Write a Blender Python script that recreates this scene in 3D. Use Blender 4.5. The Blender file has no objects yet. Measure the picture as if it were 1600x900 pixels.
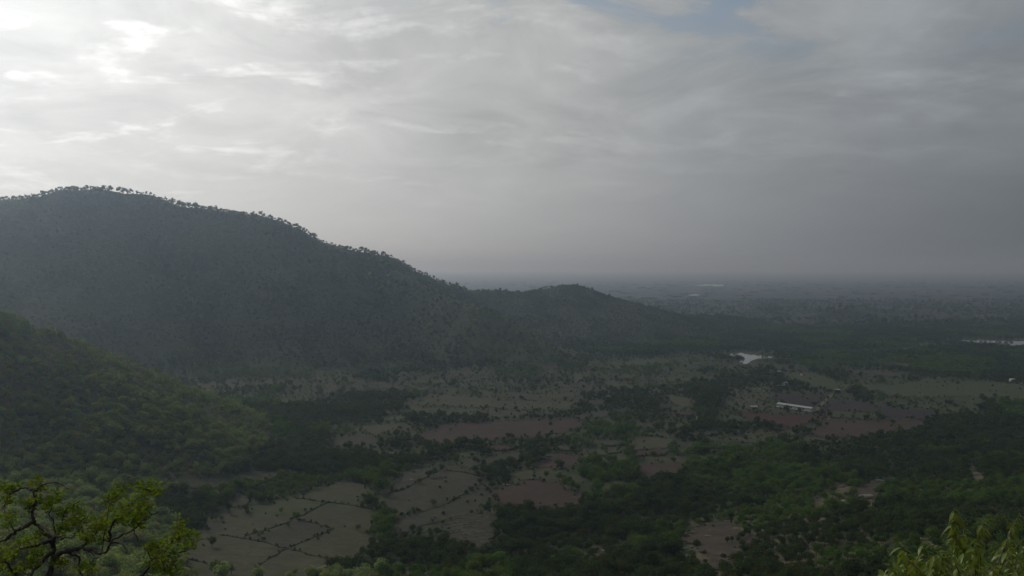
import bpy, math, random
import numpy as np
from mathutils import Vector, Matrix

# ------------------------------------------------------------------ camera, sky, sun, exposure
SC = bpy.context.scene
COL = SC.collection
F_PX = 1232.0                       # focal length in photo pixels (1600 wide)
H0 = 418.0                          # image row of the true horizon
CAM_Z = 150.0
PITCH = math.atan((450.0 - H0) / F_PX)

cam_data = bpy.data.cameras.new('camera')
cam_data.sensor_width = 36.0
cam_data.lens = 36.0 * F_PX / 1600.0
cam_data.clip_start = 0.1
cam_data.clip_end = 200000.0
cam = bpy.data.objects.new('camera', cam_data)
COL.objects.link(cam)
cam.location = (0, 0, CAM_Z)
cam.rotation_euler = (math.pi / 2 - PITCH, 0, 0)
SC.camera = cam

SUN_AZ = math.radians(-47.0)        # measured from +Y (view direction), negative = left
SUN_EL = math.radians(31.0)
SUN_DIR = Vector((math.sin(SUN_AZ) * math.cos(SUN_EL), math.cos(SUN_AZ) * math.cos(SUN_EL), math.sin(SUN_EL)))
sun_data = bpy.data.lights.new('sun', 'SUN')
sun_data.energy = 1.5
sun_data.angle = math.radians(10.0)
sun_data.color = (1.0, 0.94, 0.82)
sun = bpy.data.objects.new('sun', sun_data)
COL.objects.link(sun)
sun.rotation_euler = SUN_DIR.to_track_quat('Z', 'Y').to_euler()

SC.view_settings.view_transform = 'Standard'
SC.view_settings.look = 'None'
SC.view_settings.exposure = 0.0
SC.view_settings.gamma = 1.0
SC.view_settings.use_curve_mapping = False
SC.render.engine = 'CYCLES'
SC.cycles.max_bounces = 5
SC.cycles.diffuse_bounces = 2
SC.cycles.glossy_bounces = 2
SC.cycles.transmission_bounces = 3
SC.cycles.volume_bounces = 2
SC.cycles.transparent_max_bounces = 4
SC.cycles.use_denoising = True
SC.cycles.use_adaptive_sampling = False


class G:
    """tiny helper for node graphs"""
    def __init__(self, tree):
        self.t = tree
        self.n = tree.nodes
        self.l = tree.links

    def node(self, kind, **kw):
        n = self.n.new(kind)
        for k, v in kw.items():
            setattr(n, k, v)
        return n

    def put(self, sock, v):
        if isinstance(v, (int, float)):
            sock.default_value = v
        elif isinstance(v, (tuple, list)):
            if len(v) == 3 and len(sock.default_value) == 4:
                v = (*v, 1.0)
            sock.default_value = v
        else:
            self.l.new(v, sock)

    def math(self, op, a, b=0.0, c=0.0, clamp=False):
        n = self.node('ShaderNodeMath', operation=op, use_clamp=clamp)
        for i, v in enumerate((a, b, c)):
            self.put(n.inputs[i], v)
        return n.outputs[0]

    def vmath(self, op, a, b=(0, 0, 0)):
        n = self.node('ShaderNodeVectorMath', operation=op)
        self.put(n.inputs[0], a)
        if op == 'SCALE':
            self.put(n.inputs['Scale'], b)
        else:
            self.put(n.inputs[1], b)
        return n.outputs['Value'] if op in ('DOT_PRODUCT', 'LENGTH') else n.outputs['Vector']

    def mix(self, f, a, b, blend='MIX'):
        n = self.node('ShaderNodeMix', data_type='RGBA', blend_type=blend)
        self.put(n.inputs['Factor'], f)
        self.put(n.inputs['A'] if False else n.inputs[6], a)
        self.put(n.inputs[7], b)
        return n.outputs[2]

    def noise(self, vec, scale, detail=4.0, rough=0.55, dist=0.0, dims='3D', w=0.0):
        n = self.node('ShaderNodeTexNoise', noise_dimensions=dims)
        if vec is not None:
            self.put(n.inputs['Vector'], vec)
        if dims == '4D':
            n.inputs['W'].default_value = w
        n.inputs['Scale'].default_value = scale
        n.inputs['Detail'].default_value = detail
        n.inputs['Roughness'].default_value = rough
        n.inputs['Distortion'].default_value = dist
        return n.outputs['Fac']

    def step(self, v, a, b):
        n = self.node('ShaderNodeMapRange', interpolation_type='SMOOTHSTEP')
        self.put(n.inputs['Value'], v)
        n.inputs['From Min'].default_value = a
        n.inputs['From Max'].default_value = b
        return n.outputs['Result']


def build_world():
    w = bpy.data.worlds.new('World')
    SC.world = w
    w.use_nodes = True
    w.node_tree.nodes.clear()
    g = G(w.node_tree)
    out = g.node('ShaderNodeOutputWorld')
    bg = g.node('ShaderNodeBackground')
    STR = 0.1
    bg.inputs['Strength'].default_value = STR
    g.l.new(bg.outputs[0], out.inputs['Surface'])
    sky = g.node('ShaderNodeTexSky', sky_type='NISHITA')
    sky.sun_disc = False
    sky.sun_elevation = SUN_EL
    sky.sun_rotation = SUN_AZ
    sky.air_density = 1.2
    sky.dust_density = 3.0
    d = g.vmath('NORMALIZE', g.node('ShaderNodeTexCoord').outputs['Generated'])
    sep = g.node('ShaderNodeSeparateXYZ')
    g.l.new(d, sep.inputs[0])
    z = g.math('MAXIMUM', sep.outputs[2], 0.0)
    inv = g.math('DIVIDE', 1.0, g.math('ADD', z, 0.20))
    comb = g.node('ShaderNodeCombineXYZ')
    g.l.new(g.math('MULTIPLY', sep.outputs[0], inv), comb.inputs[0])
    g.l.new(g.math('MULTIPLY', sep.outputs[1], inv), comb.inputs[1])
    p = comb.outputs[0]                                  # point on the cloud sheet
    s = g.math('MAXIMUM', g.vmath('DOT_PRODUCT', d, tuple(SUN_DIR)), 0.0)
    # brightness of the overcast sheet falls away from the sun
    hx = g.vmath('NORMALIZE', g.vmath('MULTIPLY', d, (1.0, 1.0, 0.0)))
    saz = g.vmath('DOT_PRODUCT', hx, (math.sin(SUN_AZ), math.cos(SUN_AZ), 0.0))
    low = g.math('MULTIPLY', g.math('SUBTRACT', 1.0, g.step(sep.outputs[2], 0.0, 0.7)), 0.55)   # the glow spreads along the misty horizon
    s = g.math('MAXIMUM', g.math('ADD', g.math('MULTIPLY', s, g.math('SUBTRACT', 1.0, low)), g.math('MULTIPLY', saz, low)), 0.0)
    s5 = g.math('POWER', s, 5.0)
    L = g.math('ADD', 0.215, g.math('ADD', g.math('MULTIPLY', s, 0.26), g.math('MULTIPLY', s5, 0.50)))
    pw = g.vmath('ADD', p, (3.1, 7.7, 0.0))
    n_big = g.noise(pw, 0.75, 3.0, 0.5, 0.4)
    n_mid = g.noise(pw, 2.2, 8.0, 0.6, 0.6)
    n_str = g.noise(g.vmath('MULTIPLY', pw, (0.9, 1.5, 1.0)), 2.0, 7.0, 0.6, 0.9)
    n_fin = g.noise(pw, 7.5, 6.0, 0.62, 0.3)
    # base darkening by thick cloud
    thick = g.math('ADD', g.math('MULTIPLY', g.math('SUBTRACT', n_mid, 0.5), 0.95),
                   g.math('MULTIPLY', g.math('SUBTRACT', n_big, 0.5), 0.55))
    hfade = g.step(sep.outputs[2], 0.03, 0.22)           # cloud relief drowns in haze low down
    hf = g.math('ADD', 0.12, g.math('MULTIPLY', hfade, 0.88))
    L = g.math('MULTIPLY', L, g.math('SUBTRACT', 1.0, g.math('MULTIPLY', thick, hf)))
    # brighter, thin billows and streaks, stronger near the sun
    bright = g.math('MULTIPLY', g.step(g.math('ADD', g.math('MULTIPLY', n_str, 0.65), g.math('MULTIPLY', n_fin, 0.35)), 0.50, 0.68), hf)
    L = g.math('ADD', L, g.math('MULTIPLY', bright, g.math('ADD', 0.055, g.math('MULTIPLY', s5, 0.6))))
    lo = g.step(sep.outputs[2], -0.02, 0.24)
    away = g.math('SUBTRACT', 1.0, g.step(saz, 0.0, 0.85))           # rain-heavy bank low down, away from the sun
    L = g.math('MULTIPLY', L, g.math('SUBTRACT', 1.0, g.math('MULTIPLY', g.math('SUBTRACT', 1.0, lo), g.math('MULTIPLY', away, 0.62))))
    tint = g.mix(g.step(s, 0.1, 0.85), (0.90, 0.985, 1.07), (0.985, 1.0, 0.985))
    cloud = g.vmath('SCALE', tint, g.math('MULTIPLY', L, 1.0 / STR))
    # gaps of blue high up
    gap = g.math('MULTIPLY', g.step(g.math('ADD', g.math('MULTIPLY', n_big, 0.5), g.math('MULTIPLY', n_mid, 0.5)), 0.535, 0.60), g.step(sep.outputs[2], 0.20, 0.31))
    sky_c = g.vmath('SCALE', sky.outputs[0], 0.75)
    g.l.new(g.mix(g.math('MULTIPLY', gap, 0.9), cloud, sky_c), bg.inputs['Color'])


build_world()

# ------------------------------------------------------------------ numeric helpers
RNG = np.random.default_rng(7)
random.seed(7)


def _hash(ix, iy, seed):
    n = (ix * 374761393 + iy * 668265263 + seed * 1442695041) & 0xFFFFFFFF
    n = ((n ^ (n >> 13)) * 1274126177) & 0xFFFFFFFF
    n = n ^ (n >> 16)
    return (n & 0xFFFFFF) / float(0xFFFFFF)


def vnoise(x, y, seed=0):
    x = np.asarray(x, float)
    y = np.asarray(y, float)
    xi = np.floor(x)
    yi = np.floor(y)
    fx = x - xi
    fy = y - yi
    xi = xi.astype(np.int64)
    yi = yi.astype(np.int64)
    fx = fx * fx * fx * (fx * (fx * 6 - 15) + 10)
    fy = fy * fy * fy * (fy * (fy * 6 - 15) + 10)
    a = _hash(xi, yi, seed)
    b = _hash(xi + 1, yi, seed)
    c = _hash(xi, yi + 1, seed)
    d = _hash(xi + 1, yi + 1, seed)
    return (a + (b - a) * fx) + ((c + (d - c) * fx) - (a + (b - a) * fx)) * fy


def fbm(x, y, oct=4, seed=0):
    v = 0.0
    amp = 0.5
    tot = 0.0
    for o in range(oct):
        v = v + amp * vnoise(x * (2 ** o) + 13.7 * o, y * (2 ** o) - 7.1 * o, seed + o)
        tot += amp
        amp *= 0.5
    return v / tot


def smooth(a, b, v):
    t = np.clip((v - a) / (b - a), 0, 1)
    return t * t * (3 - 2 * t)


def pix_dir(u, v):
    """viewing direction of a photo pixel, scaled so that its horizontal depth (y) is 1"""
    cx = (np.asarray(u, float) - 800) / F_PX
    cy = -(np.asarray(v, float) - 450) / F_PX
    c, s = math.cos(PITCH), math.sin(PITCH)
    y = c + cy * s
    z = -s + cy * c
    return cx / y, np.ones_like(cx), z / y


def at(u, v, depth):
    x, y, z = pix_dir(u, v)
    return np.array([float(x) * depth, depth, CAM_Z + float(z) * depth])


def to_pix(x, y, z):
    c, s = math.cos(PITCH), math.sin(PITCH)
    dz = z - CAM_Z
    fwd = y * c - dz * s
    up = y * s + dz * c
    return 800 + F_PX * x / fwd, 450 - F_PX * up / fwd, fwd



# ------------------------------------------------------------------ terrain height
def ridge(pts, ratio, front=1.0):
    P = np.array([at(*p[:3]) for p in pts])
    R = np.array([p[3] if len(p) > 3 else ratio for p in pts])
    return P, R


# crest of the large hill, running on through a saddle to the farther, lower hill
CREST_BIG = ridge([(-700, 350, 1150), (-300, 322, 1300), (-120, 317, 1400), (0, 313, 1450), (60, 308, 1450), (98, 298, 1450),
                   (170, 298, 1460), (230, 303, 1480), (290, 321, 1490), (360, 330, 1500), (430, 340, 1500),
                   (460, 352, 1510), (510, 377, 1530), (565, 394, 1560), (610, 399, 1590), (650, 421, 1640),
                   (700, 443, 1700), (745, 457, 1770, 2.2), (785, 461, 1850, 2.8)], 1.75)
CREST_FAR = ridge([(745, 459, 1790, 2.4), (790, 460, 1850), (830, 459, 1900), (852, 453, 1930), (900, 452, 1950),
                   (940, 463, 1960), (1000, 480, 1970), (1060, 491, 1980), (1170, 499, 2000), (1250, 512, 2020)], 4.2)
SPUR = ridge([(565, 394, 1560, 1.5), (640, 432, 1480, 1.5), (700, 464, 1400, 1.5), (760, 494, 1320, 1.6), (830, 528, 1250, 1.8),
              (880, 556, 1200, 2.5), (915, 570, 1180, 4.0)], 1.6)
NEAR_SPUR = ridge([(-900, 400, 420), (-300, 430, 560), (-100, 462, 610), (0, 494, 640), (100, 534, 680), (200, 574, 720),
                   (300, 613, 770), (390, 648, 820)], 2.0)
KNOLL = ridge([(1280, 490, 2350), (1322, 480, 2400), (1360, 485, 2420), (1440, 493, 2450)], 4.5)


def ridge_height(x, y, rd, power=1.45):
    P, R = rd
    best = np.zeros_like(x)
    for i in range(len(P) - 1):
        a, b = P[i], P[i + 1]
        dx, dy = b[0] - a[0], b[1] - a[1]
        t = np.clip(((x - a[0]) * dx + (y - a[1]) * dy) / (dx * dx + dy * dy), 0, 1)
        d = np.hypot(x - a[0] - t * dx, y - a[1] - t * dy)
        h = np.maximum(a[2] + t * (b[2] - a[2]), 0)
        w = np.maximum(h * (R[i] + t * (R[i + 1] - R[i])), 12.0)
        tt = d / w
        # rounded crest, concave foot
        prof = np.clip(1 - np.sqrt(tt * tt + 0.0012) + 0.0346, 0, 1) ** power
        best = np.maximum(best, h * prof)
    return best


def smax(a, b, k):
    h = np.clip(k - np.abs(a - b), 0, None) / k
    return np.maximum(a, b) + h * h * k * 0.25 * np.clip(np.minimum(a, b) / k, 0, 1)


AZ_T = np.radians([-180, -100, -60, -40, -33, -28, -22, -12, 0, 10, 18, 26, 33, 40, 60, 100, 180])
R_T = np.array([900, 900, 900, 820, 780, 680, 500, 420, 425, 470, 560, 680, 800, 880, 900, 900, 900], float)
Z1_T = np.array([140, 140, 122, 104, 96, 84, 70, 66, 70, 74, 80, 90, 98, 105, 125, 140, 140], float)
PONDS = []          # (x, y, radius) filled below, the ground is level there


def camera_hill(x, y):
    r = np.hypot(x, y)
    az = np.arctan2(x, y)
    R = np.interp(az, AZ_T, R_T)
    z1 = np.interp(az, AZ_T, Z1_T)
    z = z1 * np.clip(1 - r / R, 0, 1) ** 1.3 + (148.3 - z1) * np.exp(-np.clip(r - 3.0, 0, None) / 38.0)
    back = smooth(math.radians(75), math.radians(120), np.abs(az))
    return z * (1 - back) + 148.3 * back


def parts_height(x, y):
    x = np.asarray(x, float)
    y = np.asarray(y, float)
    big = ridge_height(x, y, CREST_BIG)
    spur = ridge_height(x, y, SPUR, 1.25)
    far = ridge_height(x, y, CREST_FAR, 1.3)
    near = ridge_height(x, y, NEAR_SPUR, 1.3)
    kno = ridge_height(x, y, KNOLL, 1.2)
    camh = camera_hill(x, y)
    return big, spur, far, near, kno, camh


def height(x, y):
    x = np.asarray(x, float)
    y = np.asarray(y, float)
    big, spur, far, near, kno, camh = parts_height(x, y)
    h = smax(big, spur, 18.0)
    h = smax(h, far, 12.0)
    h = smax(h, near, 10.0)
    h = smax(h, kno, 6.0)
    h = smax(h, camh, 10.0)
    r = np.hypot(x, y)
    # gullies and rough ground on the slopes, low swells on the valley floor
    gul = (fbm(x / 130, y / 130, 4, 11) - 0.5) * 2
    rough = (fbm(x / 22, y / 22, 3, 21) - 0.5) * 2
    sl = np.clip(h / 60, 0, 1) * smooth(25, 160, r)
    crest = np.clip(1 - (np.maximum(big, far) / 330), 0.25, 1)
    h = h + gul * 17 * sl * crest + rough * 1.6 * np.clip(h / 25, 0, 1) * smooth(15, 80, r)
    swell = (fbm(x / 260, y / 260, 3, 31) - 0.5) * 5.0
    flat = np.ones_like(h)
    for (px, py, pr) in PONDS:
        flat = flat * smooth(pr * 0.9, pr * 1.8, np.hypot(x - px, y - py))
    h = h + swell * flat * smooth(200, 380, r) * (1 - smooth(2500, 6000, r) * 0.6)
    return h


def poly_flat(pts):
    """photo outline -> points on the level valley floor (z = 0)"""
    u = np.array([p[0] for p in pts], float)
    v = np.array([p[1] for p in pts], float)
    x, y, z = pix_dir(u, v)
    t = CAM_Z / -z
    return np.stack([x * t, y * t], 1)


POND_PX = {
    'pond': [(1125, 553.7), (1147, 552.4), (1159, 551), (1166, 553), (1187, 555.5), (1208, 557.5), (1203, 560), (1184, 560.6),
             (1173, 565), (1166, 569), (1153, 567), (1156, 564), (1164, 562.5), (1159, 557.4), (1134, 555.6)],
    'reservoir': [(1497, 532), (1506, 530.5), (1525, 531), (1553, 532.5), (1640, 533.5), (1640, 540), (1600, 538.5), (1580, 540.5), (1572, 537.8),
                  (1562, 536.4), (1531, 535.4), (1510, 533.5)],
    'far_pool': [(1086, 446.5), (1104, 444.8), (1132, 445.4), (1130, 447.6), (1104, 448)],
    'far_lagoon': [(1076, 461.6), (1086, 460.4), (1094, 461.2), (1090, 462.8), (1078, 462.9)],
    'far_tank': [(1524, 445.4), (1536, 444.6), (1546, 445.6), (1536, 446.6)],
}
POND_XY = {}
for k_, pts_ in POND_PX.items():
    q = poly_flat(pts_)
    POND_XY[k_] = q
    c_ = q.mean(0)
    PONDS.append((c_[0], c_[1], float(np.hypot(*(q - c_).T).max()) + 20))


def ground_hit(u, v, tmin=60.0, tmax=6000.0, n=400):
    """where the lines of sight through photo pixels meet the ground"""
    u = np.atleast_1d(np.asarray(u, float))
    v = np.atleast_1d(np.asarray(v, float))
    dx, dy, dz = pix_dir(u, v)
    t = np.exp(np.linspace(math.log(tmin), math.log(tmax), n))
    X = dx[:, None] * t
    Y = dy[:, None] * t
    Z = CAM_Z + dz[:, None] * t
    below = Z < height(X, Y)
    i = np.where(below.any(1), below.argmax(1), n - 1)
    i = np.maximum(i, 1)
    lo = t[i - 1]
    hi = t[i]
    for _ in range(14):
        m = (lo + hi) / 2
        b = (CAM_Z + dz * m) < height(dx * m, dy * m)
        hi = np.where(b, m, hi)
        lo = np.where(b, lo, m)
    return np.stack([dx * hi, dy * hi], 1)


def pnpoly(x, y, poly):
    inside = np.zeros(np.shape(x), bool)
    n = len(poly)
    j = n - 1
    for i in range(n):
        xi, yi = poly[i]
        xj, yj = poly[j]
        c = ((yi > y) != (yj > y)) & (x < (xj - xi) * (y - yi) / (yj - yi + 1e-12) + xi)
        inside ^= c
        j = i
    return inside


def edge_dist(x, y, poly, closed=True):
    best = np.full(np.shape(x), 1e9)
    n = len(poly)
    for i in range(n if closed else n - 1):
        a = poly[i]
        b = poly[(i + 1) % n]
        dx, dy = b[0] - a[0], b[1] - a[1]
        t = np.clip(((x - a[0]) * dx + (y - a[1]) * dy) / (dx * dx + dy * dy + 1e-9), 0, 1)
        best = np.minimum(best, np.hypot(x - a[0] - t * dx, y - a[1] - t * dy))
    return best


# ------------------------------------------------------------------ materials
MATS = {}


def new_mat(name):
    m = bpy.data.materials.new(name)
    m.use_nodes = True
    m.node_tree.nodes.clear()
    g = G(m.node_tree)
    out = g.node('ShaderNodeOutputMaterial')
    return m, g, out


def principled(g, out, color, rough=0.9, spec=0.2, normal=None):
    b = g.node('ShaderNodeBsdfPrincipled')
    g.put(b.inputs['Base Color'], color)
    g.put(b.inputs['Roughness'], rough)
    b.inputs['Specular IOR Level'].default_value = spec
    if normal is not None:
        g.l.new(normal, b.inputs['Normal'])
    g.l.new(b.outputs[0], out.inputs['Surface'])
    return b


def mat_leaf(name, dark, light, transl=0.35, rnd=0.45, gloss=0.0):
    m, g, out = new_mat(name)
    info = g.node('ShaderNodeObjectInfo')
    att = g.node('ShaderNodeAttribute', attribute_name='tint')
    f = g.math('ADD', g.math('MULTIPLY', info.outputs['Random'], 1 - rnd), g.math('MULTIPLY', att.outputs['Fac'], rnd), clamp=True)
    c = g.mix(f, dark, light)
    # some trees lean to olive or brown
    pick = g.math('FRACT', g.math('MULTIPLY', info.outputs['Random'], 17.3))
    c = g.mix(g.math('MULTIPLY', g.step(pick, 0.62, 1.0), 0.55), c, (light[0] * 1.15, light[1] * 0.80, light[2] * 0.75))
    d = g.node('ShaderNodeBsdfDiffuse')
    t = g.node('ShaderNodeBsdfTranslucent')
    g.put(d.inputs['Color'], c)
    g.put(t.inputs['Color'], g.mix(1.0, c, (1.25, 1.3, 0.55), 'MULTIPLY'))
    mx = g.node('ShaderNodeMixShader')
    mx.inputs[0].default_value = transl
    g.l.new(d.outputs[0], mx.inputs[1])
    g.l.new(t.outputs[0], mx.inputs[2])
    last = mx.outputs[0]
    if gloss > 0:
        gl = g.node('ShaderNodeBsdfGlossy')
        gl.inputs['Roughness'].default_value = 0.35
        gl.inputs['Color'].default_value = (0.9, 0.95, 1.0, 1)
        fr = g.node('ShaderNodeFresnel')
        fr.inputs['IOR'].default_value = 1.4
        m2 = g.node('ShaderNodeMixShader')
        g.l.new(g.math('MULTIPLY', fr.outputs[0], gloss), m2.inputs[0])
        g.l.new(last, m2.inputs[1])
        g.l.new(gl.outputs[0], m2.inputs[2])
        last = m2.outputs[0]
    g.l.new(last, out.inputs['Surface'])
    return m


def mat_bark(name, a, b, scale=30.0):
    m, g, out = new_mat(name)
    pos = g.node('ShaderNodeTexCoord').outputs['Object']
    n = g.noise(pos, scale, 5.0, 0.65)
    principled(g, out, g.mix(g.step(n, 0.3, 0.7), a, b), 0.95, 0.1)
    return m


def mat_ground(name, a, b, c, s1=0.01, s2=0.07, fine=0.6, weeds=0.45, bump=0.0):
    """patchy soil or dry grass: three earth colours mixed by noise at several sizes (metres)"""
    m, g, out = new_mat(name)
    pos = g.node('ShaderNodeNewGeometry').outputs['Position']
    n1 = g.noise(pos, s1, 5.0, 0.6, 0.6)
    n2 = g.noise(pos, s2, 5.0, 0.65, 0.4)
    n3 = g.noise(pos, fine, 3.0, 0.7)
    col = g.mix(g.step(n1, 0.38, 0.62), a, b)
    col = g.mix(g.math('MULTIPLY', g.step(n2, 0.45, 0.68), 0.75), col, c)
    n5 = g.noise(g.vmath('MULTIPLY', pos, (1.0, 1.6, 1.0)), 0.11, 6.0, 0.7, 0.8)
    col = g.vmath('SCALE', col, g.math('ADD', 0.10, g.math('MULTIPLY', n5, 1.8)))
    col = g.mix(1.0, col, g.mix(n3, (0.5, 0.5, 0.5), (1.5, 1.5, 1.5)), 'MULTIPLY')
    n4 = g.noise(pos, 0.22, 4.0, 0.7, 0.5)
    col = g.mix(g.math('MULTIPLY', g.step(n4, 0.55, 0.70), weeds), col, (0.024, 0.030, 0.015))
    nrm = None
    if bump:
        bn = g.node('ShaderNodeBump')
        bn.inputs['Strength'].default_value = 0.6
        bn.inputs['Distance'].default_value = bump
        g.l.new(n3, bn.inputs['Height'])
        nrm = bn.outputs[0]
    principled(g, out, col, 0.95, 0.1, nrm)
    return m


def mat_plough(name, a, b, angle, period=2.2):
    """tilled soil with furrow streaks along one direction"""
    m, g, out = new_mat(name)
    pos = g.node('ShaderNodeNewGeometry').outputs['Position']
    rot = g.node('ShaderNodeVectorRotate', rotation_type='Z_AXIS')
    g.l.new(pos, rot.inputs['Vector'])
    rot.inputs['Angle'].default_value = angle
    st = g.vmath('MULTIPLY', rot.outputs[0], (1.0, 0.06, 0.0))
    n1 = g.noise(st, 1.0 / period, 3.0, 0.6)
    n2 = g.noise(pos, 0.02, 5.0, 0.6, 0.5)
    n3 = g.noise(pos, 0.5, 3.0, 0.7)
    col = g.mix(g.step(n2, 0.35, 0.65), a, b)
    n6 = g.noise(pos, 0.09, 6.0, 0.7, 0.8)
    k = g.math('ADD', 0.05, g.math('ADD', g.math('MULTIPLY', n6, 0.8), g.math('ADD', g.math('MULTIPLY', n1, 0.65), g.math('MULTIPLY', n3, 0.35))))
    col = g.vmath('SCALE', col, k)
    principled(g, out, col, 0.95, 0.1)
    return m


def mat_plain(name, c, rough=0.85, spec=0.2, var=0.25, scale=0.8):
    m, g, out = new_mat(name)
    pos = g.node('ShaderNodeNewGeometry').outputs['Position']
    n = g.noise(pos, scale, 5.0, 0.65)
    k = g.math('ADD', 1 - var, g.math('MULTIPLY', n, 2 * var))
    principled(g, out, g.vmath('SCALE', g.mix(0.0, c, c), k), rough, spec)
    return m


def mat_valley():
    m, g, out = new_mat('valley_floor')
    pos = g.node('ShaderNodeNewGeometry').outputs['Position']
    n1 = g.noise(pos, 0.006, 5.0, 0.6, 0.6)
    n2 = g.noise(pos, 0.05, 5.0, 0.65, 0.4)
    n3 = g.noise(pos, 0.4, 4.0, 0.7)
    n4 = g.noise(pos, 0.16, 4.0, 0.7, 0.3)
    col = g.mix(g.step(n1, 0.42, 0.62), (0.042, 0.049, 0.026), (0.050, 0.047, 0.030))
    col = g.mix(g.math('MULTIPLY', g.step(n2, 0.44, 0.62), 0.85), col, (0.022, 0.029, 0.014))
    col = g.mix(g.math('MULTIPLY', g.step(n4, 0.52, 0.62), 0.7), col, (0.018, 0.024, 0.012))
    # the far plain: a patchwork of small holdings
    vor = g.node('ShaderNodeTexVoronoi', voronoi_dimensions='2D', feature='F1')
    wob = g.vmath('ADD', pos, g.vmath('SCALE', g.node('ShaderNodeTexNoise').outputs['Color'], 60.0))
    g.l.new(wob, vor.inputs['Vector'])
    vor.inputs['Scale'].default_value = 0.0045
    sepc = g.node('ShaderNodeSeparateColor')
    g.l.new(vor.outputs['Color'], sepc.inputs[0])
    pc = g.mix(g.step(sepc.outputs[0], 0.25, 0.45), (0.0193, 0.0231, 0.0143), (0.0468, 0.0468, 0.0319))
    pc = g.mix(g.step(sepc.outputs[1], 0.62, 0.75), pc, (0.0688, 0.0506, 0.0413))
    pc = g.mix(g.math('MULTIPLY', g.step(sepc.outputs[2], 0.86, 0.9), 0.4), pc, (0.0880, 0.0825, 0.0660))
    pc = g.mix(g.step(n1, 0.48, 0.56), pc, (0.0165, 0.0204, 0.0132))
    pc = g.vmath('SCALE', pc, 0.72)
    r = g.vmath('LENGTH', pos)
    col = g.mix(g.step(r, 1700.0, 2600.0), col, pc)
    col = g.mix(1.0, col, g.mix(n3, (0.65, 0.65, 0.65), (1.35, 1.35, 1.35)), 'MULTIPLY')
    principled(g, out, col, 0.95, 0.1)
    return m


# ------------------------------------------------------------------ object helpers
def tag(o, label=None, cat=None, group=None, kind=None):
    if label:
        o['label'] = label
    if cat:
        o['category'] = cat
    if group:
        o['group'] = group
    if kind:
        o['kind'] = kind
    return o


def mesh_np(name, verts, faces, mat=None, smooth_sh=False, tint=None):
    """verts (n,3); faces: (m,k) index array with one k"""
    me = bpy.data.meshes.new(name)
    verts = np.asarray(verts, np.float32)
    faces = np.asarray(faces, np.int32)
    me.vertices.add(len(verts))
    me.vertices.foreach_set('co', verts.ravel())
    k = faces.shape[1]
    me.loops.add(faces.size)
    me.loops.foreach_set('vertex_index', faces.ravel())
    me.polygons.add(len(faces))
    me.polygons.foreach_set('loop_start', np.arange(0, faces.size, k, dtype=np.int32))
    me.update(calc_edges=True)
    if smooth_sh:
        me.polygons.foreach_set('use_smooth', np.ones(len(faces), bool))
    if tint is not None:
        a = me.attributes.new('tint', 'FLOAT', 'POINT')
        a.data.foreach_set('value', np.asarray(tint, np.float32))
    if mat:
        me.materials.append(mat)
    return me


def link(name, me, parent=None, loc=None):
    o = bpy.data.objects.new(name, me)
    COL.objects.link(o)
    if parent:
        o.parent = parent
    if loc is not None:
        o.location = loc
    return o


def empty(name, loc=(0, 0, 0)):
    o = bpy.data.objects.new(name, None)
    COL.objects.link(o)
    o.location = loc
    o.empty_display_size = 0.2
    return o


class MB:
    """collects boxes and tubes into one mesh"""
    def __init__(self):
        self.v = []
        self.f = []

    def box(self, c, s, rot=0.0):
        b = len(self.v)
        cr, sr = math.cos(rot), math.sin(rot)
        for dz in (-.5, .5):
            for dx, dy in ((-.5, -.5), (.5, -.5), (.5, .5), (-.5, .5)):
                x, y = dx * s[0], dy * s[1]
                self.v.append((c[0] + x * cr - y * sr, c[1] + x * sr + y * cr, c[2] + dz * s[2]))
        for q in ((3, 2, 1, 0), (4, 5, 6, 7), (0, 1, 5, 4), (1, 2, 6, 5), (2, 3, 7, 6), (3, 0, 4, 7)):
            self.f.append(tuple(b + i for i in q))
        return self

    def poly(self, pts, faces):
        b = len(self.v)
        self.v += [tuple(p) for p in pts]
        self.f += [tuple(b + i for i in q) for q in faces]
        return self

    def tube(self, pts, radii, sides=6):
        pts = [Vector(p) for p in pts]
        b = len(self.v)
        n = len(pts)
        up = Vector((0.31, 0.17, 0.93))
        for i, p in enumerate(pts):
            t = (pts[min(i + 1, n - 1)] - pts[max(i - 1, 0)])
            t = t.normalized() if t.length > 1e-9 else Vector((0, 0, 1))
            a = t.cross(up)
            if a.length < 1e-3:
                a = t.cross(Vector((1, 0, 0)))
            a.normalize()
            c = t.cross(a)
            for k in range(sides):
                an = 2 * math.pi * k / sides
                self.v.append(tuple(p + (a * math.cos(an) + c * math.sin(an)) * radii[i]))
        for i in range(n - 1):
            for k in range(sides):
                k2 = (k + 1) % sides
                self.f.append((b + i * sides + k, b + i * sides + k2, b + (i + 1) * sides + k2, b + (i + 1) * sides + k))
        self.f.append(tuple(b + k for k in reversed(range(sides))))
        self.f.append(tuple(b + (n - 1) * sides + k for k in range(sides)))
        return self

    def build(self, name, mat, parent=None, smooth_sh=False):
        me = bpy.data.meshes.new(name)
        me.from_pydata(self.v, [], self.f)
        if smooth_sh:
            me.polygons.foreach_set('use_smooth', [True] * len(me.polygons))
        me.materials.append(mat)
        me.update()
        return link(name, me, parent)


# ------------------------------------------------------------------ terrain meshes
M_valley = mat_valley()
M_slope = mat_ground('hillside_soil', (0.050, 0.055, 0.030), (0.085, 0.070, 0.048), (0.036, 0.044, 0.022), 0.012, 0.06, 0.4)
M_slope_far = mat_ground('hill_soil', (0.045, 0.055, 0.030), (0.060, 0.062, 0.038), (0.034, 0.044, 0.022), 0.008, 0.04, 0.2)

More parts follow.
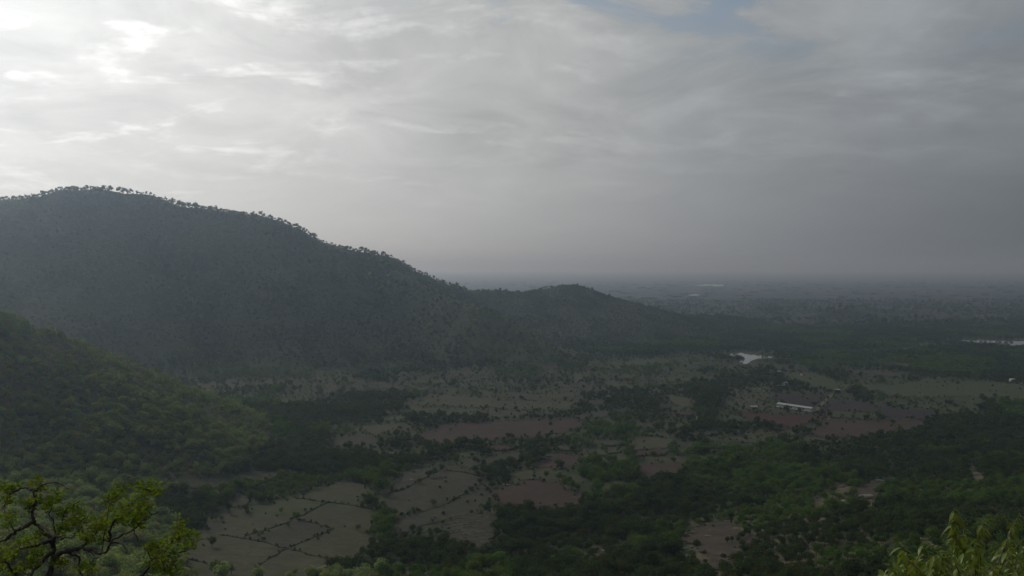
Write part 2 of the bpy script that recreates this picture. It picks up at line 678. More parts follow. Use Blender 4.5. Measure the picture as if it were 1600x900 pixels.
AZ_FINE = np.radians(np.arange(-42, 42.01, 0.14))
AZ_ALL = np.concatenate([np.radians(np.arange(-180, -42, 3.0)), AZ_FINE, np.radians(np.arange(45, 180.1, 3.0))])
R_ALL = np.concatenate([[0.0], np.exp(np.linspace(math.log(2.0), math.log(30000.0), 680))])
AA, RR = np.meshgrid(AZ_ALL, R_ALL)
GX = RR * np.sin(AA)
GY = RR * np.cos(AA)
GZ = height(GX, GY)
GZ = np.where(RR > 12000, GZ * np.clip((30000 - RR) / 18000, 0, 1), GZ)
nR, nA = GX.shape
# what the sight lines from the outlook can reach: running maximum of the elevation angle
ELEV = (GZ - CAM_Z) / np.maximum(RR, 1.0)
ELEV_MAX = np.maximum.accumulate(ELEV, 0)


def visible(x, y, z, h=8.0, margin=9.0):
    r = np.hypot(x, y)
    az = np.arctan2(x, y)
    ia = np.clip(np.searchsorted(AZ_ALL, az), 0, nA - 1)
    ir = np.clip(np.searchsorted(R_ALL, r) - 2, 0, nR - 1)
    return (z + h + margin - CAM_Z) / r > ELEV_MAX[ir, ia]


def build_terrain():
    big, spur, far, near, kno, camh = parts_height(GX, GY)
    lab = np.zeros(GX.shape, int)
    m = np.stack([np.full(GX.shape, 3.0), np.maximum(big, spur), far, near, camh])
    lab = m.argmax(0)
    verts = np.stack([GX.ravel(), GY.ravel(), GZ.ravel()], 1)
    i = np.arange(nR - 1)[:, None]
    j = np.arange(nA - 1)[None, :]
    f = np.stack([i * nA + j, i * nA + j + 1, (i + 1) * nA + j + 1, (i + 1) * nA + j], -1).reshape(-1, 4)[:, ::-1]
    fl = lab[:-1, :-1].ravel()
    info = [('ground', 'broad farmed valley floor and hazy plain below the hills', 'ground', M_valley),
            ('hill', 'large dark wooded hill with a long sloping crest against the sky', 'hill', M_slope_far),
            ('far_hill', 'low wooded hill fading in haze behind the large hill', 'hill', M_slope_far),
            ('hill_spur', 'wooded spur descending from the photo edge in front of the large hill', 'hill', M_slope),
            ('hillside', 'steep wooded slope falling away below the viewpoint', 'hillside', M_slope)]
    for k, (nm, lb, ct, mt) in enumerate(info):
        sel = f[fl == k]
        used, inv = np.unique(sel, return_inverse=True)
        me = mesh_np(nm, verts[used], inv.reshape(-1, 4), mt, True)
        tag(link(nm, me), lb, ct, kind='structure')


build_terrain()

# ------------------------------------------------------------------ fields, traced and laid on the ground
GRASS = mat_ground('pale_dry_grass', (0.0476, 0.0476, 0.0281), (0.0382, 0.0429, 0.0221), (0.0531, 0.0459, 0.0319), 0.012, 0.09, 0.7)
GREEN = mat_ground('green_grass', (0.0331, 0.0446, 0.0191), (0.0416, 0.0476, 0.0229), (0.0467, 0.0446, 0.0255), 0.015, 0.09, 0.7)
FALLOW = mat_ground('fallow_soil', (0.039, 0.037, 0.026), (0.033, 0.035, 0.024), (0.045, 0.040, 0.029), 0.014, 0.08, 0.6)
BROWN = mat_plough('ploughed_brown', (0.0408, 0.0283, 0.0233), (0.0491, 0.0341, 0.0274), 0.5)
REDSOIL = mat_plough('ploughed_red', (0.0404, 0.0198, 0.0165), (0.0475, 0.0239, 0.0194), 1.2)
DARKSOIL = mat_plough('ploughed_dark', (0.0265, 0.0214, 0.0214), (0.0326, 0.0255, 0.0245), 1.0)
CLEAR = mat_ground('bare_earth', (0.046, 0.037, 0.029), (0.034, 0.029, 0.022), (0.056, 0.046, 0.036), 0.04, 0.15, 0.8, 0.6)

FIELDS = [
    ('grass_field', GRASS, [(398, 790), (440, 783), (478, 775), (511, 757), (533, 751), (578, 757), (583, 772), (567, 778), (569, 797), (592, 805),
                            (580, 822), (578, 850), (567, 864), (522, 883), (483, 903), (300, 903), (285, 870), (298, 835), (330, 812), (368, 800)],
     'large pale grass field crossed by dark bunds at the bottom'),
    ('grass_field', GREEN, [(398, 791), (440, 784), (476, 778), (508, 787), (490, 797), (470, 805), (455, 810), (420, 806), (380, 802)], 'greener plot in the upper part of the large pale field'),
    ('fallow_field', FALLOW, [(468, 814), (505, 823), (516, 829), (475, 845), (449, 856), (420, 849), (380, 843), (400, 836), (445, 821)], 'greyer plot right below the lone round tree'),
    ('grass_field', GRASS, [(451, 859), (498, 839), (518, 831), (574, 832), (577, 850), (566, 863), (522, 880), (500, 871)], 'duller plot in the lower right of the large pale field'),
    ('fallow_field', FALLOW, [(318, 826), (330, 816), (350, 812), (356, 822), (345, 832), (328, 834)], 'dark stony corner at the upper left of the large pale field'),
    ('fallow_field', FALLOW, [(603, 752), (658, 733), (692, 726), (728, 733), (747, 742), (761, 756), (735, 760), (728, 769), (706, 783), (678, 794),
                              (650, 803), (622, 806), (602, 792), (606, 775)], 'grey brown fallow field with a lone tree in its lower half'),
    ('fallow_field', FALLOW, [(622, 808), (650, 805), (706, 785), (735, 767), (760, 758), (768, 790), (755, 800), (720, 808), (690, 815), (660, 825),
                              (640, 832), (615, 836)], 'dull fallow field between the stream trees and the stone terraces'),
    ('ploughed_field', BROWN, [(765, 765), (800, 758), (828, 751), (870, 754), (892, 770), (905, 778), (903, 789), (855, 794), (800, 794), (772, 790)],
     'dark brown ploughed field just above the stone terraces'),
    ('grass_field', GRASS, [(790, 741), (830, 732), (865, 734), (884, 745), (870, 753), (828, 750), (800, 757)], 'small pale rise of dry grass above the dark ploughed field'),
    ('ploughed_field', BROWN, [(650, 685), (670, 672), (690, 663), (740, 660), (830, 657), (880, 655), (910, 657), (915, 664), (890, 675), (850, 682),
                               (800, 684), (750, 690), (700, 694), (660, 693)], 'long reddish brown ploughed field in mid valley'),
    ('grass_field', GRASS, [(630, 628), (680, 616), (760, 624), (830, 627), (900, 629), (890, 639), (800, 640), (720, 635), (640, 634)], 'long pale grass strip below the foot of the large hill'),
    ('grass_field', GRASS, [(640, 637), (720, 639), (780, 644), (830, 642), (815, 655), (760, 651), (690, 651), (650, 645)], 'pale grass strip just above the long reddish brown field'),
    ('grass_field', GRASS, [(715, 606), (800, 615), (880, 619), (905, 626), (850, 625), (760, 620)], 'thin grass strip nearest the foot of the large hill'),
    ('fallow_field', FALLOW, [(512, 692), (540, 683), (575, 680), (600, 690), (575, 702), (540, 700)], 'small tan fallow patch left of the reddish brown field'),
    ('grass_field', GRASS, [(560, 668), (600, 663), (655, 664), (650, 672), (610, 678), (570, 677)], 'small grass patch touching the left tip of the reddish brown field'),
    ('grass_field', GREEN, [(690, 713), (720, 704), (748, 705), (737, 712), (705, 719)], 'tiny green field behind the round tree'),
    ('fallow_field', FALLOW, [(735, 717), (800, 709), (830, 712), (800, 722), (750, 725)], 'narrow pale fallow strip right of the tiny green field'),
    ('ploughed_field', BROWN, [(837, 723), (880, 711), (915, 716), (910, 725), (870, 735), (842, 731)], 'small brown ploughed field beyond the grassy rise'),
    ('grass_field', GRASS, [(975, 691), (1005, 682), (1040, 685), (1062, 695), (1035, 703), (990, 702)], 'tan green field with a curved upper edge in mid valley'),
    ('fallow_field', FALLOW, [(1048, 692), (1080, 687), (1098, 692), (1085, 701), (1060, 700)], 'small fallow patch right of the curved tan green field'),
    ('ploughed_field', BROWN, [(994, 725), (1060, 722), (1069, 730), (1055, 742), (1022, 753), (1000, 745)], 'brown field enclosed by woodland right of centre'),
    ('grass_field', GRASS, [(935, 756), (965, 750), (982, 758), (962, 772), (943, 770)], 'little pale clearing in the trees left of the enclosed brown field'),
    ('ploughed_field', REDSOIL, [(1150, 643), (1205, 648), (1287, 651), (1290, 656), (1256, 667), (1225, 668), (1203, 661), (1160, 653)], 'dark red ploughed field in front of the long white shed'),
    ('ploughed_field', DARKSOIL, [(1203, 617), (1225, 615), (1287, 617), (1284, 626), (1275, 634), (1250, 633), (1215, 629)], 'dark ploughed field behind the long white shed'),
    ('ploughed_field', DARKSOIL, [(1290, 629), (1319, 626), (1350, 628), (1369, 634), (1412, 639), (1460, 642), (1468, 648), (1444, 656), (1412, 653),
                                  (1384, 654), (1380, 647), (1337, 644), (1287, 641)], 'long blackish ploughed field right of the track'),
    ('grass_field', GRASS, [(1294, 643), (1337, 645.5), (1379, 648.5), (1376, 655), (1331, 655), (1300, 651)], 'thin tan strip between the blackish and the large brown field'),
    ('ploughed_field', BROWN, [(1287, 657), (1300, 652.5), (1334, 656.5), (1381, 657), (1444, 657.5), (1460, 660), (1434, 673), (1387, 678), (1319, 684),
                               (1262, 681), (1275, 667)], 'large brown ploughed field below the blackish field'),
    ('grass_field', GRASS, [(1135, 680), (1170, 672), (1235, 670), (1252, 676), (1195, 691), (1140, 692)], 'pale scrubby slope below the dark red field'),
    ('grass_field', GREEN, [(1444, 593), (1520, 596), (1610, 602), (1610, 626), (1490, 620), (1412, 623), (1365, 614), (1331, 602), (1381, 599)], 'wide pale green meadow at the right edge of the valley'),
    ('grass_field', GREEN, [(1381, 627), (1475, 636), (1547, 645), (1537, 650), (1475, 643), (1397, 632)], 'narrow green strip below the wide meadow'),
    ('fallow_field', FALLOW, [(1200, 570), (1262, 573), (1256, 578), (1231, 579), (1200, 576)], 'thin brown strip beyond the pond'),
    ('fallow_field', FALLOW, [(1294, 579), (1360, 580), (1425, 584), (1412, 590), (1320, 584)], 'thin brown strip beyond the wide meadow'),
    ('grass_field', GRASS, [(1130, 628), (1150, 610), (1190, 600), (1212, 610), (1200, 628), (1214, 640), (1180, 645), (1140, 640)], 'speckled pale scrub patch left of the long white shed'),
    ('grass_field', GREEN, [(1215, 585), (1260, 582), (1300, 590), (1340, 608), (1310, 612), (1250, 600)], 'pale green patch around the small houses beyond the shed'),
    ('grass_field', GRASS, [(935, 597), (957, 595), (990, 604), (1025, 607), (1037, 615), (1025, 616), (987, 610), (950, 605)], 'pale slanting field right of the large hill foot'),
    ('grass_field', GRASS, [(950, 590), (990, 584), (1000, 589), (1075, 590), (1125, 588), (1112, 595), (1050, 597), (1005, 595)], 'long thin pale field toward the pond'),
    ('grass_field', GRASS, [(1037, 617), (1090, 625), (1082, 637), (1062, 640), (1050, 632), (1035, 622)], 'small bright grass field left of the tree belt'),
    ('grass_field', GRASS, [(850, 612), (912, 614), (917, 617), (887, 622), (857, 620)], 'small pale field near the toe of the light ridge'),
    ('fallow_field', FALLOW, [(895, 650), (942, 644), (985, 637), (990, 641), (950, 650), (912, 656), (887, 656)], 'thin slanting fallow strip right of the reddish brown field'),
    ('grass_field', GRASS, [(890, 587), (915, 586), (918, 595), (900, 597)], 'tiny pale paddock at the toe of the light ridge'),
    ('grass_field', GREEN, [(945, 567), (1025, 561), (1070, 564), (1025, 570), (962, 572)], 'far thin green strip left of the pond'),
    ('fallow_field', FALLOW, [(555, 603), (600, 596), (640, 608), (600, 611)], 'dim fallow patch at the shaded foot of the large hill'),
    ('grass_field', GRASS, [(262, 748), (300, 745), (345, 748), (366, 754), (330, 766), (290, 764), (268, 768)], 'dim grassy clearing above the foreground tree'),
    ('fallow_field', FALLOW, [(352, 747), (400, 738), (452, 736), (448, 745), (400, 755), (360, 757)], 'dim fallow strip in the woods left of centre'),
    ('fallow_field', FALLOW, [(352, 785), (362, 775), (382, 772), (392, 782), (378, 790), (358, 794)], 'small bare patch above the large pale field'),
    ('bare_clearing', CLEAR, [(1061, 846), (1078, 830), (1105, 817), (1136, 814), (1155, 828), (1186, 839), (1189, 855), (1153, 869), (1147, 885), (1114, 891),
                              (1100, 872), (1092, 855)], 'bare earthen clearing ringed by rocks in the woodland'),
    ('bare_clearing', CLEAR, [(1335, 765), (1355, 755), (1382, 751), (1392, 758), (1378, 771), (1372, 780), (1345, 780)], 'small stony clearing on the wooded slope'),
    ('terraced_slope', FALLOW, [(690, 812), (730, 803), (772, 804), (777, 830), (768, 858), (715, 860), (690, 838)], 'stony terraced plot above the woodland'),
    ('bare_clearing', CLEAR, [(918, 878), (935, 862), (952, 853), (962, 858), (950, 872), (935, 884)], 'small rocky patch in the woodland at the bottom centre'),
]
FIELD_POLYS = []
prng_ = random.Random(21)
made_ = 0
taken_ = [np.array(f_[2], float) for f_ in FIELDS]
for try_ in range(900):
    u_, v_ = prng_.uniform(600, 1140), prng_.uniform(582, 722)
    w_ = prng_.uniform(14, 36) * (0.7 + (v_ - 580) / 300)
    h_ = prng_.uniform(1.8, 3.6) * (0.7 + (v_ - 580) / 110)
    sl_ = prng_.uniform(-.12, .10)
    px_ = [(u_ + w_ * math.cos(a_) * prng_.uniform(.8, 1.15), v_ + sl_ * w_ * math.cos(a_) + h_ * math.sin(a_) * prng_.uniform(.7, 1.2)) for a_ in np.linspace(0, 2 * math.pi, 9)[:-1]]
    q_ = np.array(px_)
    lo_, hi_ = q_.min(0) - (4, 2), q_.max(0) + (4, 2)
    if any((t_[:, 0].min() < hi_[0]) and (t_[:, 0].max() > lo_[0]) and (t_[:, 1].min() < hi_[1]) and (t_[:, 1].max() > lo_[1]) for t_ in taken_):
        continue
    taken_.append(q_)
    made_ += 1
    mt_ = prng_.choice([GRASS, GRASS, GREEN, FALLOW, FALLOW, BROWN])
    FIELDS.append(('small_plot', mt_, px_, 'small irregular plot in the patchwork of the middle valley'))
    if made_ >= 42:
        break


def outline(px, jit=1.6):
    """densify the traced outline and lay it on the ground, edges slightly irregular"""
    pts = []
    n = len(px)
    for i in range(n):
        a = np.array(px[i], float)
        b = np.array(px[(i + 1) % n], float)
        k = max(1, int(np.hypot(*(b - a)) / 5))
        for q in range(k):
            pts.append(a + (b - a) * q / k)
    pts = np.array(pts)
    xy = ground_hit(pts[:, 0], pts[:, 1], 200.0)
    far = np.clip(np.hypot(xy[:, 0], xy[:, 1]) / 500, 0.8, 2.2)
    nx = (vnoise(xy[:, 0] / 9, xy[:, 1] / 9, 51) - .5) * 2 * jit * 2 * far
    ny = (vnoise(xy[:, 0] / 9, xy[:, 1] / 9, 52) - .5) * 2 * jit * 2 * far
    return xy + np.stack([nx, ny], 1)


def drape(name, poly, mat, lift, cell, flat_z=None):
    """grid of cells inside an outline, laid `lift` metres over the ground"""
    poly = np.asarray(poly)
    x0, y0 = poly.min(0)
    x1, y1 = poly.max(0)
    cell = max(cell, max(x1 - x0, y1 - y0) / 150)
    import bmesh
    bm = bmesh.new()
    vs = [bm.verts.new((p[0], p[1], 0)) for p in poly]
    try:
        bm.faces.new(vs)
    except ValueError:
        pass
    for ax, lo, hi in ((0, x0, x1), (1, y0, y1)):
        k = math.floor(lo / cell) + 1
        while k * cell < hi:
            co = (k * cell, 0, 0) if ax == 0 else (0, k * cell, 0)
            no = (1, 0, 0) if ax == 0 else (0, 1, 0)
            bmesh.ops.bisect_plane(bm, geom=bm.verts[:] + bm.edges[:] + bm.faces[:], plane_co=co, plane_no=no)
            k += 1
    bmesh.ops.triangulate(bm, faces=bm.faces[:])
    bm.normal_update()
    if sum(f.normal.z for f in bm.faces) < 0:
        bmesh.ops.reverse_faces(bm, faces=bm.faces[:])
    co = np.array([v.co[:] for v in bm.verts])
    zz = height(co[:, 0], co[:, 1]) + lift if flat_z is None else np.full(len(co), flat_z)
    for v, z in zip(bm.verts, zz):
        v.co.z = z
    me = bpy.data.meshes.new(name)
    bm.to_mesh(me)
    bm.free()
    me.polygons.foreach_set('use_smooth', [True] * len(me.polygons))
    me.materials.append(mat)
    return link(name, me)


for i_, (nm_, mt_, px_, lb_) in enumerate(FIELDS):
    pl_ = outline(px_)
    FIELD_POLYS.append(pl_)
    o_ = drape(nm_, pl_, mt_, 0.25 + 0.01 * i_, 9.0)
    tag(o_, lb_, 'field' if 'field' in nm_ or nm_ == 'small_plot' else ('terraces' if 'terraced' in nm_ else 'clearing'), kind='structure')
    if nm_ == 'small_plot':
        o_['group'] = 'small plots of the middle valley'

# ------------------------------------------------------------------ water
def mat_water():
    m, g, out = new_mat('still_water')
    pos = g.node('ShaderNodeNewGeometry').outputs['Position']
    n = g.noise(pos, 0.4, 3.0, 0.6)
    bn = g.node('ShaderNodeBump')
    bn.inputs['Strength'].default_value = 0.08
    bn.inputs['Distance'].default_value = 0.1
    g.l.new(n, bn.inputs['Height'])
    principled(g, out, (0.06, 0.065, 0.06), 0.06, 0.5, bn.outputs[0])
    return m


M_water = mat_water()
POND_LABEL = {'pond': 'grey pond with a hooked outline at the edge of the fields', 'reservoir': 'long pale sheet of water near the right edge beyond the meadow',
              'far_pool': 'faint gleam of water farthest out on the hazy plain', 'far_lagoon': 'small faint gleam of water behind the low far hill',
              'far_tank': 'faint gleam of water on the hazy plain at the right'}
for k_, q_ in POND_XY.items():
    # shoreline with small irregular inlets
    pts_ = []
    for i_ in range(len(q_)):
        a_, b_ = q_[i_], q_[(i_ + 1) % len(q_)]
        m_ = max(1, int(np.hypot(*(b_ - a_)) / 12))
        for s_ in range(min(m_, 12)):
            pts_.append(a_ + (b_ - a_) * s_ / min(m_, 12))
    pts_ = np.array(pts_)
    pts_ += (np.stack([vnoise(pts_[:, 0] / 12, pts_[:, 1] / 12, 5), vnoise(pts_[:, 0] / 12, pts_[:, 1] / 12, 6)], 1) - .5) * 5
    far_ = q_[:, 1].mean() > 3000
    o_ = drape('pond', pts_, M_water, 0, 60.0, 0.25 if not far_ else 3.0)
    tag(o_, POND_LABEL[k_], 'pond', kind='structure')
    POND_XY[k_] = pts_

# ------------------------------------------------------------------ trees: shapes
def crown_arrays(rng, R, H, base, n, size, lobes, flat=0.8, spread=0.62):
    """leaf-clump faces on the shells of uneven lobes; returns verts, quads, tint"""
    zc = base + (H - base) * 0.5
    hz = (H - base) * 0.5
    L = []
    for k in range(lobes):
        a = rng.uniform(0, 2 * math.pi)
        rr = R * spread * math.sqrt(rng.uniform(0.05, 1))
        zz = zc + hz * rng.uniform(-0.45, 0.55)
        lr = R * rng.uniform(0.34, 0.56)
        L.append((rr * math.cos(a), rr * math.sin(a), zz, lr, rng.uniform(0.0, 1.0)))
    L.append((0, 0, zc, R * 0.6, rng.uniform(0.2, 0.8)))
    w = np.array([l[3] ** 2 for l in L])
    w /= w.sum()
    idx = rng.choice(len(L), n, p=w)
    L = np.array(L)[idx]
    d = rng.normal(size=(n, 3))
    d /= np.linalg.norm(d, axis=1)[:, None]
    c = L[:, :3] + d * (L[:, 3] * rng.uniform(0.72, 1.12, n))[:, None] * np.array([1, 1, flat])
    nrm = d + rng.normal(size=(n, 3)) * 0.55 + np.array([0, 0, 0.25])
    nrm /= np.linalg.norm(nrm, axis=1)[:, None]
    t = np.cross(nrm, rng.normal(size=(n, 3)))
    t /= np.linalg.norm(t, axis=1)[:, None]
    b = np.cross(nrm, t)
    s = size * rng.uniform(0.6, 1.25, n)
    asp = rng.uniform(0.5, 0.9, n)
    t = t * (s * 0.5)[:, None]
    b = b * (s * asp * 0.5)[:, None]
    bend = nrm * (s * 0.15)[:, None]
    v = np.stack([c - t, c - b * 0.9 + bend, c + t, c + b + bend], 1).reshape(-1, 3)
    v[:, 2] = np.maximum(v[:, 2], 0.05)
    f = np.arange(n * 4).reshape(-1, 4)
    tint = np.repeat(np.clip(L[:, 4] * 0.6 + rng.uniform(0, 0.4, n), 0, 1), 4)
    return v, f, tint


def trunk_arrays(rng, R, H, base, rad, limbs=4, sides=5):
    mb = MB()
    top = base + (H - base) * 0.55
    lean = (rng.uniform(-.12, .12) * H, rng.uniform(-.12, .12) * H)
    pts = [(0, 0, -0.6), (lean[0] * .2, lean[1] * .2, top * .4), (lean[0], lean[1], top)]
    mb.tube(pts, [rad, rad * .75, rad * .35], sides)
    for k in range(limbs):
        a = 2 * math.pi * k / max(limbs, 1) + rng.uniform(-.5, .5)
        f = rng.uniform(.5, .8)
        s = (lean[0] * f, lean[1] * f, top * f)
        e = (s[0] + math.cos(a) * R * .7, s[1] + math.sin(a) * R * .7, base + (H - base) * rng.uniform(.45, .75))
        m = ((s[0] + e[0]) / 2, (s[1] + e[1]) / 2, (s[2] + e[2]) / 2 - .1 * R)
        mb.tube([s, m, e], [rad * .5, rad * .35, rad * .15], max(3, sides - 1))
    return mb


BARK = mat_bark('tree_bark', (0.045, 0.038, 0.03), (0.09, 0.075, 0.06), 3.0)
LEAF = {
    'dark': mat_leaf('leaf_dark', (0.026, 0.040, 0.018), (0.058, 0.085, 0.034)),
    'mid': mat_leaf('leaf_mid', (0.036, 0.068, 0.018), (0.092, 0.150, 0.038), 0.38),
    'pale': mat_leaf('leaf_sunlit_pale', (0.066, 0.098, 0.044), (0.170, 0.220, 0.105), 0.47),  # sunlight on the spurs and lower left wood, put into the leaf colour
    'sunlit_grey': mat_leaf('leaf_sunlit_grey_green', (0.092, 0.130, 0.064), (0.235, 0.295, 0.150), 0.45, 0.6),  # stronger sunlight of the lower left slope, put into the leaf colour
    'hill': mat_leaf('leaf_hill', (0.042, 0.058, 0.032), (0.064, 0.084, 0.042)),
}


def proto(palette, seed, R, H, base, n, size, lobes, trunk=True, flat=0.8):
    rng = np.random.default_rng(seed)
    v, f, t = crown_arrays(rng, R, H, base, n, size, lobes, flat)
    crown = mesh_np('crown', v, f, LEAF[palette], False, t)
    tr = None
    if trunk:
        mb = trunk_arrays(rng, R, H, base, 0.05 * R + 0.05, 4 if n > 300 else 2, 5 if n > 300 else 4)
        tr = bpy.data.meshes.new('trunk')
        tr.from_pydata(mb.v, [], mb.f)
        tr.materials.append(BARK)
    return crown, tr


def joined(crown, tr):
    """crown and trunk in one mesh, for trees that read only as part of a wood"""
    o = bpy.data.objects.new('tree_shape', None)
    import bmesh
    bm = bmesh.new()
    bm.from_mesh(crown)
    n0 = len(bm.faces)
    if tr:
        bm.from_mesh(tr)
        bm.faces.ensure_lookup_table()
        for k in range(n0, len(bm.faces)):
            bm.faces[k].material_index = 1
    me = bpy.data.meshes.new('tree_shape')
    bm.to_mesh(me)
    bm.free()
    me.materials.append(crown.materials[0])
    me.materials.append(BARK)
    bpy.data.objects.remove(o)
    return bpy.data.objects.new('tree_shape', me)      # never linked: only a shape for the woods


NEAR, MID, FAR, CLUMP = {}, {}, {}, {}
for p_, pal_ in enumerate(('dark', 'mid', 'pale', 'hill', 'sunlit_grey')):
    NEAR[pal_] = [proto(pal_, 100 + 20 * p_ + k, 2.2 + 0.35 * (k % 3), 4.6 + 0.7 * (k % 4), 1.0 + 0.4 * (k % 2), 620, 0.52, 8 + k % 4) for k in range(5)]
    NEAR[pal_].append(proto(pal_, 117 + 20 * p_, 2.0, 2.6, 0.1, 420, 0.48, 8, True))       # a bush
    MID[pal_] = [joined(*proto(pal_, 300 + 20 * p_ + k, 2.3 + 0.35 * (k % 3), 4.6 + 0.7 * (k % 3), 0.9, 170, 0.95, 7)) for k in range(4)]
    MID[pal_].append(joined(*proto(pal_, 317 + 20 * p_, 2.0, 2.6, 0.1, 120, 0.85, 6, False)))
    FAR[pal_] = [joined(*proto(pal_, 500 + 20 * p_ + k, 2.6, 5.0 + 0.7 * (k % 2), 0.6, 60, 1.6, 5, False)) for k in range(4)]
NEARJ = {k: [joined(*q) for q in v] for k, v in NEAR.items()}
CRESTT = [joined(*proto('hill', 700 + k, 3.0 + .5 * (k % 3), 8.0 + 1.0 * (k % 3), 4.4, 130, 1.1, 6, True, 0.5)) for k in range(4)]


def wood_object(name, pts, rot, scl, var, shapes, label, cat='woodland'):
    """one object holding a mass of trees: points that carry tree shapes"""
    me = bpy.data.meshes.new(name)
    n = len(pts)
    me.vertices.add(n)
    me.vertices.foreach_set('co', np.asarray(pts, np.float32).ravel())
    a = me.attributes.new('turn', 'FLOAT_VECTOR', 'POINT')
    rv = np.zeros((n, 3), np.float32)
    rv[:, 2] = rot
    a.data.foreach_set('vector', rv.ravel())
    a = me.attributes.new('size', 'FLOAT_VECTOR', 'POINT')
    a.data.foreach_set('vector', np.asarray(scl, np.float32).ravel())
    a = me.attributes.new('shape', 'INT', 'POINT')
    a.data.foreach_set('value', np.asarray(var, np.int32))
    o = link(name, me)
    tag(o, label, cat, kind='stuff')
    ng = bpy.data.node_groups.new('trees_on_points', 'GeometryNodeTree')
    ng.interface.new_socket('Geometry', in_out='INPUT', socket_type='NodeSocketGeometry')
    ng.interface.new_socket('Geometry', in_out='OUTPUT', socket_type='NodeSocketGeometry')
    gi = ng.nodes.new('NodeGroupInput')
    go = ng.nodes.new('NodeGroupOutput')
    join = ng.nodes.new('GeometryNodeGeometryToInstance')
    for s in reversed(shapes):
        oi = ng.nodes.new('GeometryNodeObjectInfo')
        oi.inputs['Object'].default_value = s
        oi.inputs['As Instance'].default_value = False
        ng.links.new(oi.outputs['Geometry'], join.inputs[0])
    iop = ng.nodes.new('GeometryNodeInstanceOnPoints')
    ng.links.new(gi.outputs[0], iop.inputs['Points'])
    ng.links.new(join.outputs[0], iop.inputs['Instance'])
    iop.inputs['Pick Instance'].default_value = True
    for nm, ty, so in (('shape', 'INT', 'Instance Index'), ('turn', 'FLOAT_VECTOR', 'Rotation'), ('size', 'FLOAT_VECTOR', 'Scale')):
        na = ng.nodes.new('GeometryNodeInputNamedAttribute')
        na.data_type = ty
        na.inputs['Name'].default_value = nm
        ng.links.new(na.outputs['Attribute'], iop.inputs[so])
    ng.links.new(iop.outputs[0], go.inputs[0])
    md = o.modifiers.new('trees', 'NODES')
    md.node_group = ng
    return o


# ------------------------------------------------------------------ where trees stand
BOULDERS = [
    (1137, 816, 13, .5, 'long pale slab of rock at the top of the bare clearing'), (1150, 827, 9, .5, 'pale rock slab just right below the top slab of the clearing'),
    (1078, 839, 9, .8, 'pale boulder at the left rim of the bare clearing'), (1067, 842, 7, .7, 'leftmost small boulder of the bare clearing'),
    (1107, 840, 13, .5, 'wide flat rock left of the open earth'), (1108, 831, 8, .6, 'pale rock above the wide flat rock'),
    (1091, 823, 8, .7, 'rock at the upper left of the bare clearing'), (1105, 821, 8, .6, 'rock second from the top slab of the clearing'),
    (1086, 828, 6, .8, 'small rock in the stony upper left of the clearing'), (1119, 815, 8, .6, 'small slab left of the top slab of the clearing'),
    (1072, 850, 6, 1., 'small upright rock below the leftmost boulder'), (1081, 856, 6, .8, 'rock among bushes left of the open earth'),
    (1067, 860, 7, .9, 'pale rock between bushes beside the clearing'), (1089, 857, 5, .8, 'little rock beside the bushes left of the clearing'),
    (1057, 873, 8, .6, 'low slab in the scrub left of the clearing'), (1174, 877, 9, .5, 'pale slab just below the right side of the clearing'),
    (1356, 776, 30, .12, 'long pinkish ledge of rock on the wooded slope'), (1321, 784, 16, .2, 'slanting pale rock left of the long ledge'),
    (1299, 768, 10, .5, 'pale rock among trees left of the slope clearing'), (1374, 753, 14, .45, 'pale rock at the top of the slope clearing'),
    (1316, 761, 10, .5, 'rock just left of the slope clearing'), (1396, 749, 6, .8, 'small white rock right of the slope clearing'),
    (1278, 778, 7, .7, 'little rock farther left on the wooded slope'), (1517, 727, 7, .7, 'white rock high on the right slope'),
    (1529, 742, 8, .5, 'pale rock below the white one on the right slope'), (1247, 882, 7, .9, 'white rock in the trees right of the clearing'),
    (943, 862, 9, .6, 'pale rock at the top of the bottom centre rock patch'), (933, 869, 8, .7, 'pale rock in the middle of the bottom centre rock patch'),
    (924, 876, 7, .7, 'pale rock at the foot of the bottom centre rock patch'), (968, 846, 8, .5, 'pale rock above the bottom centre rock patch'),
    (643, 750, 9, .25, 'flat white slab in the fallow field beside the hedge'), (791, 758, 13, .2, 'flat white slab on the edge of the dark ploughed field'),
    (717, 724.5, 6, .3, 'small white slab under the round dark tree'), (1255, 690, 8, .4, 'pale rock in the woods below the brown field'),
    (1290, 705, 9, .4, 'low pale rock in the woods farther below the brown field'),
]

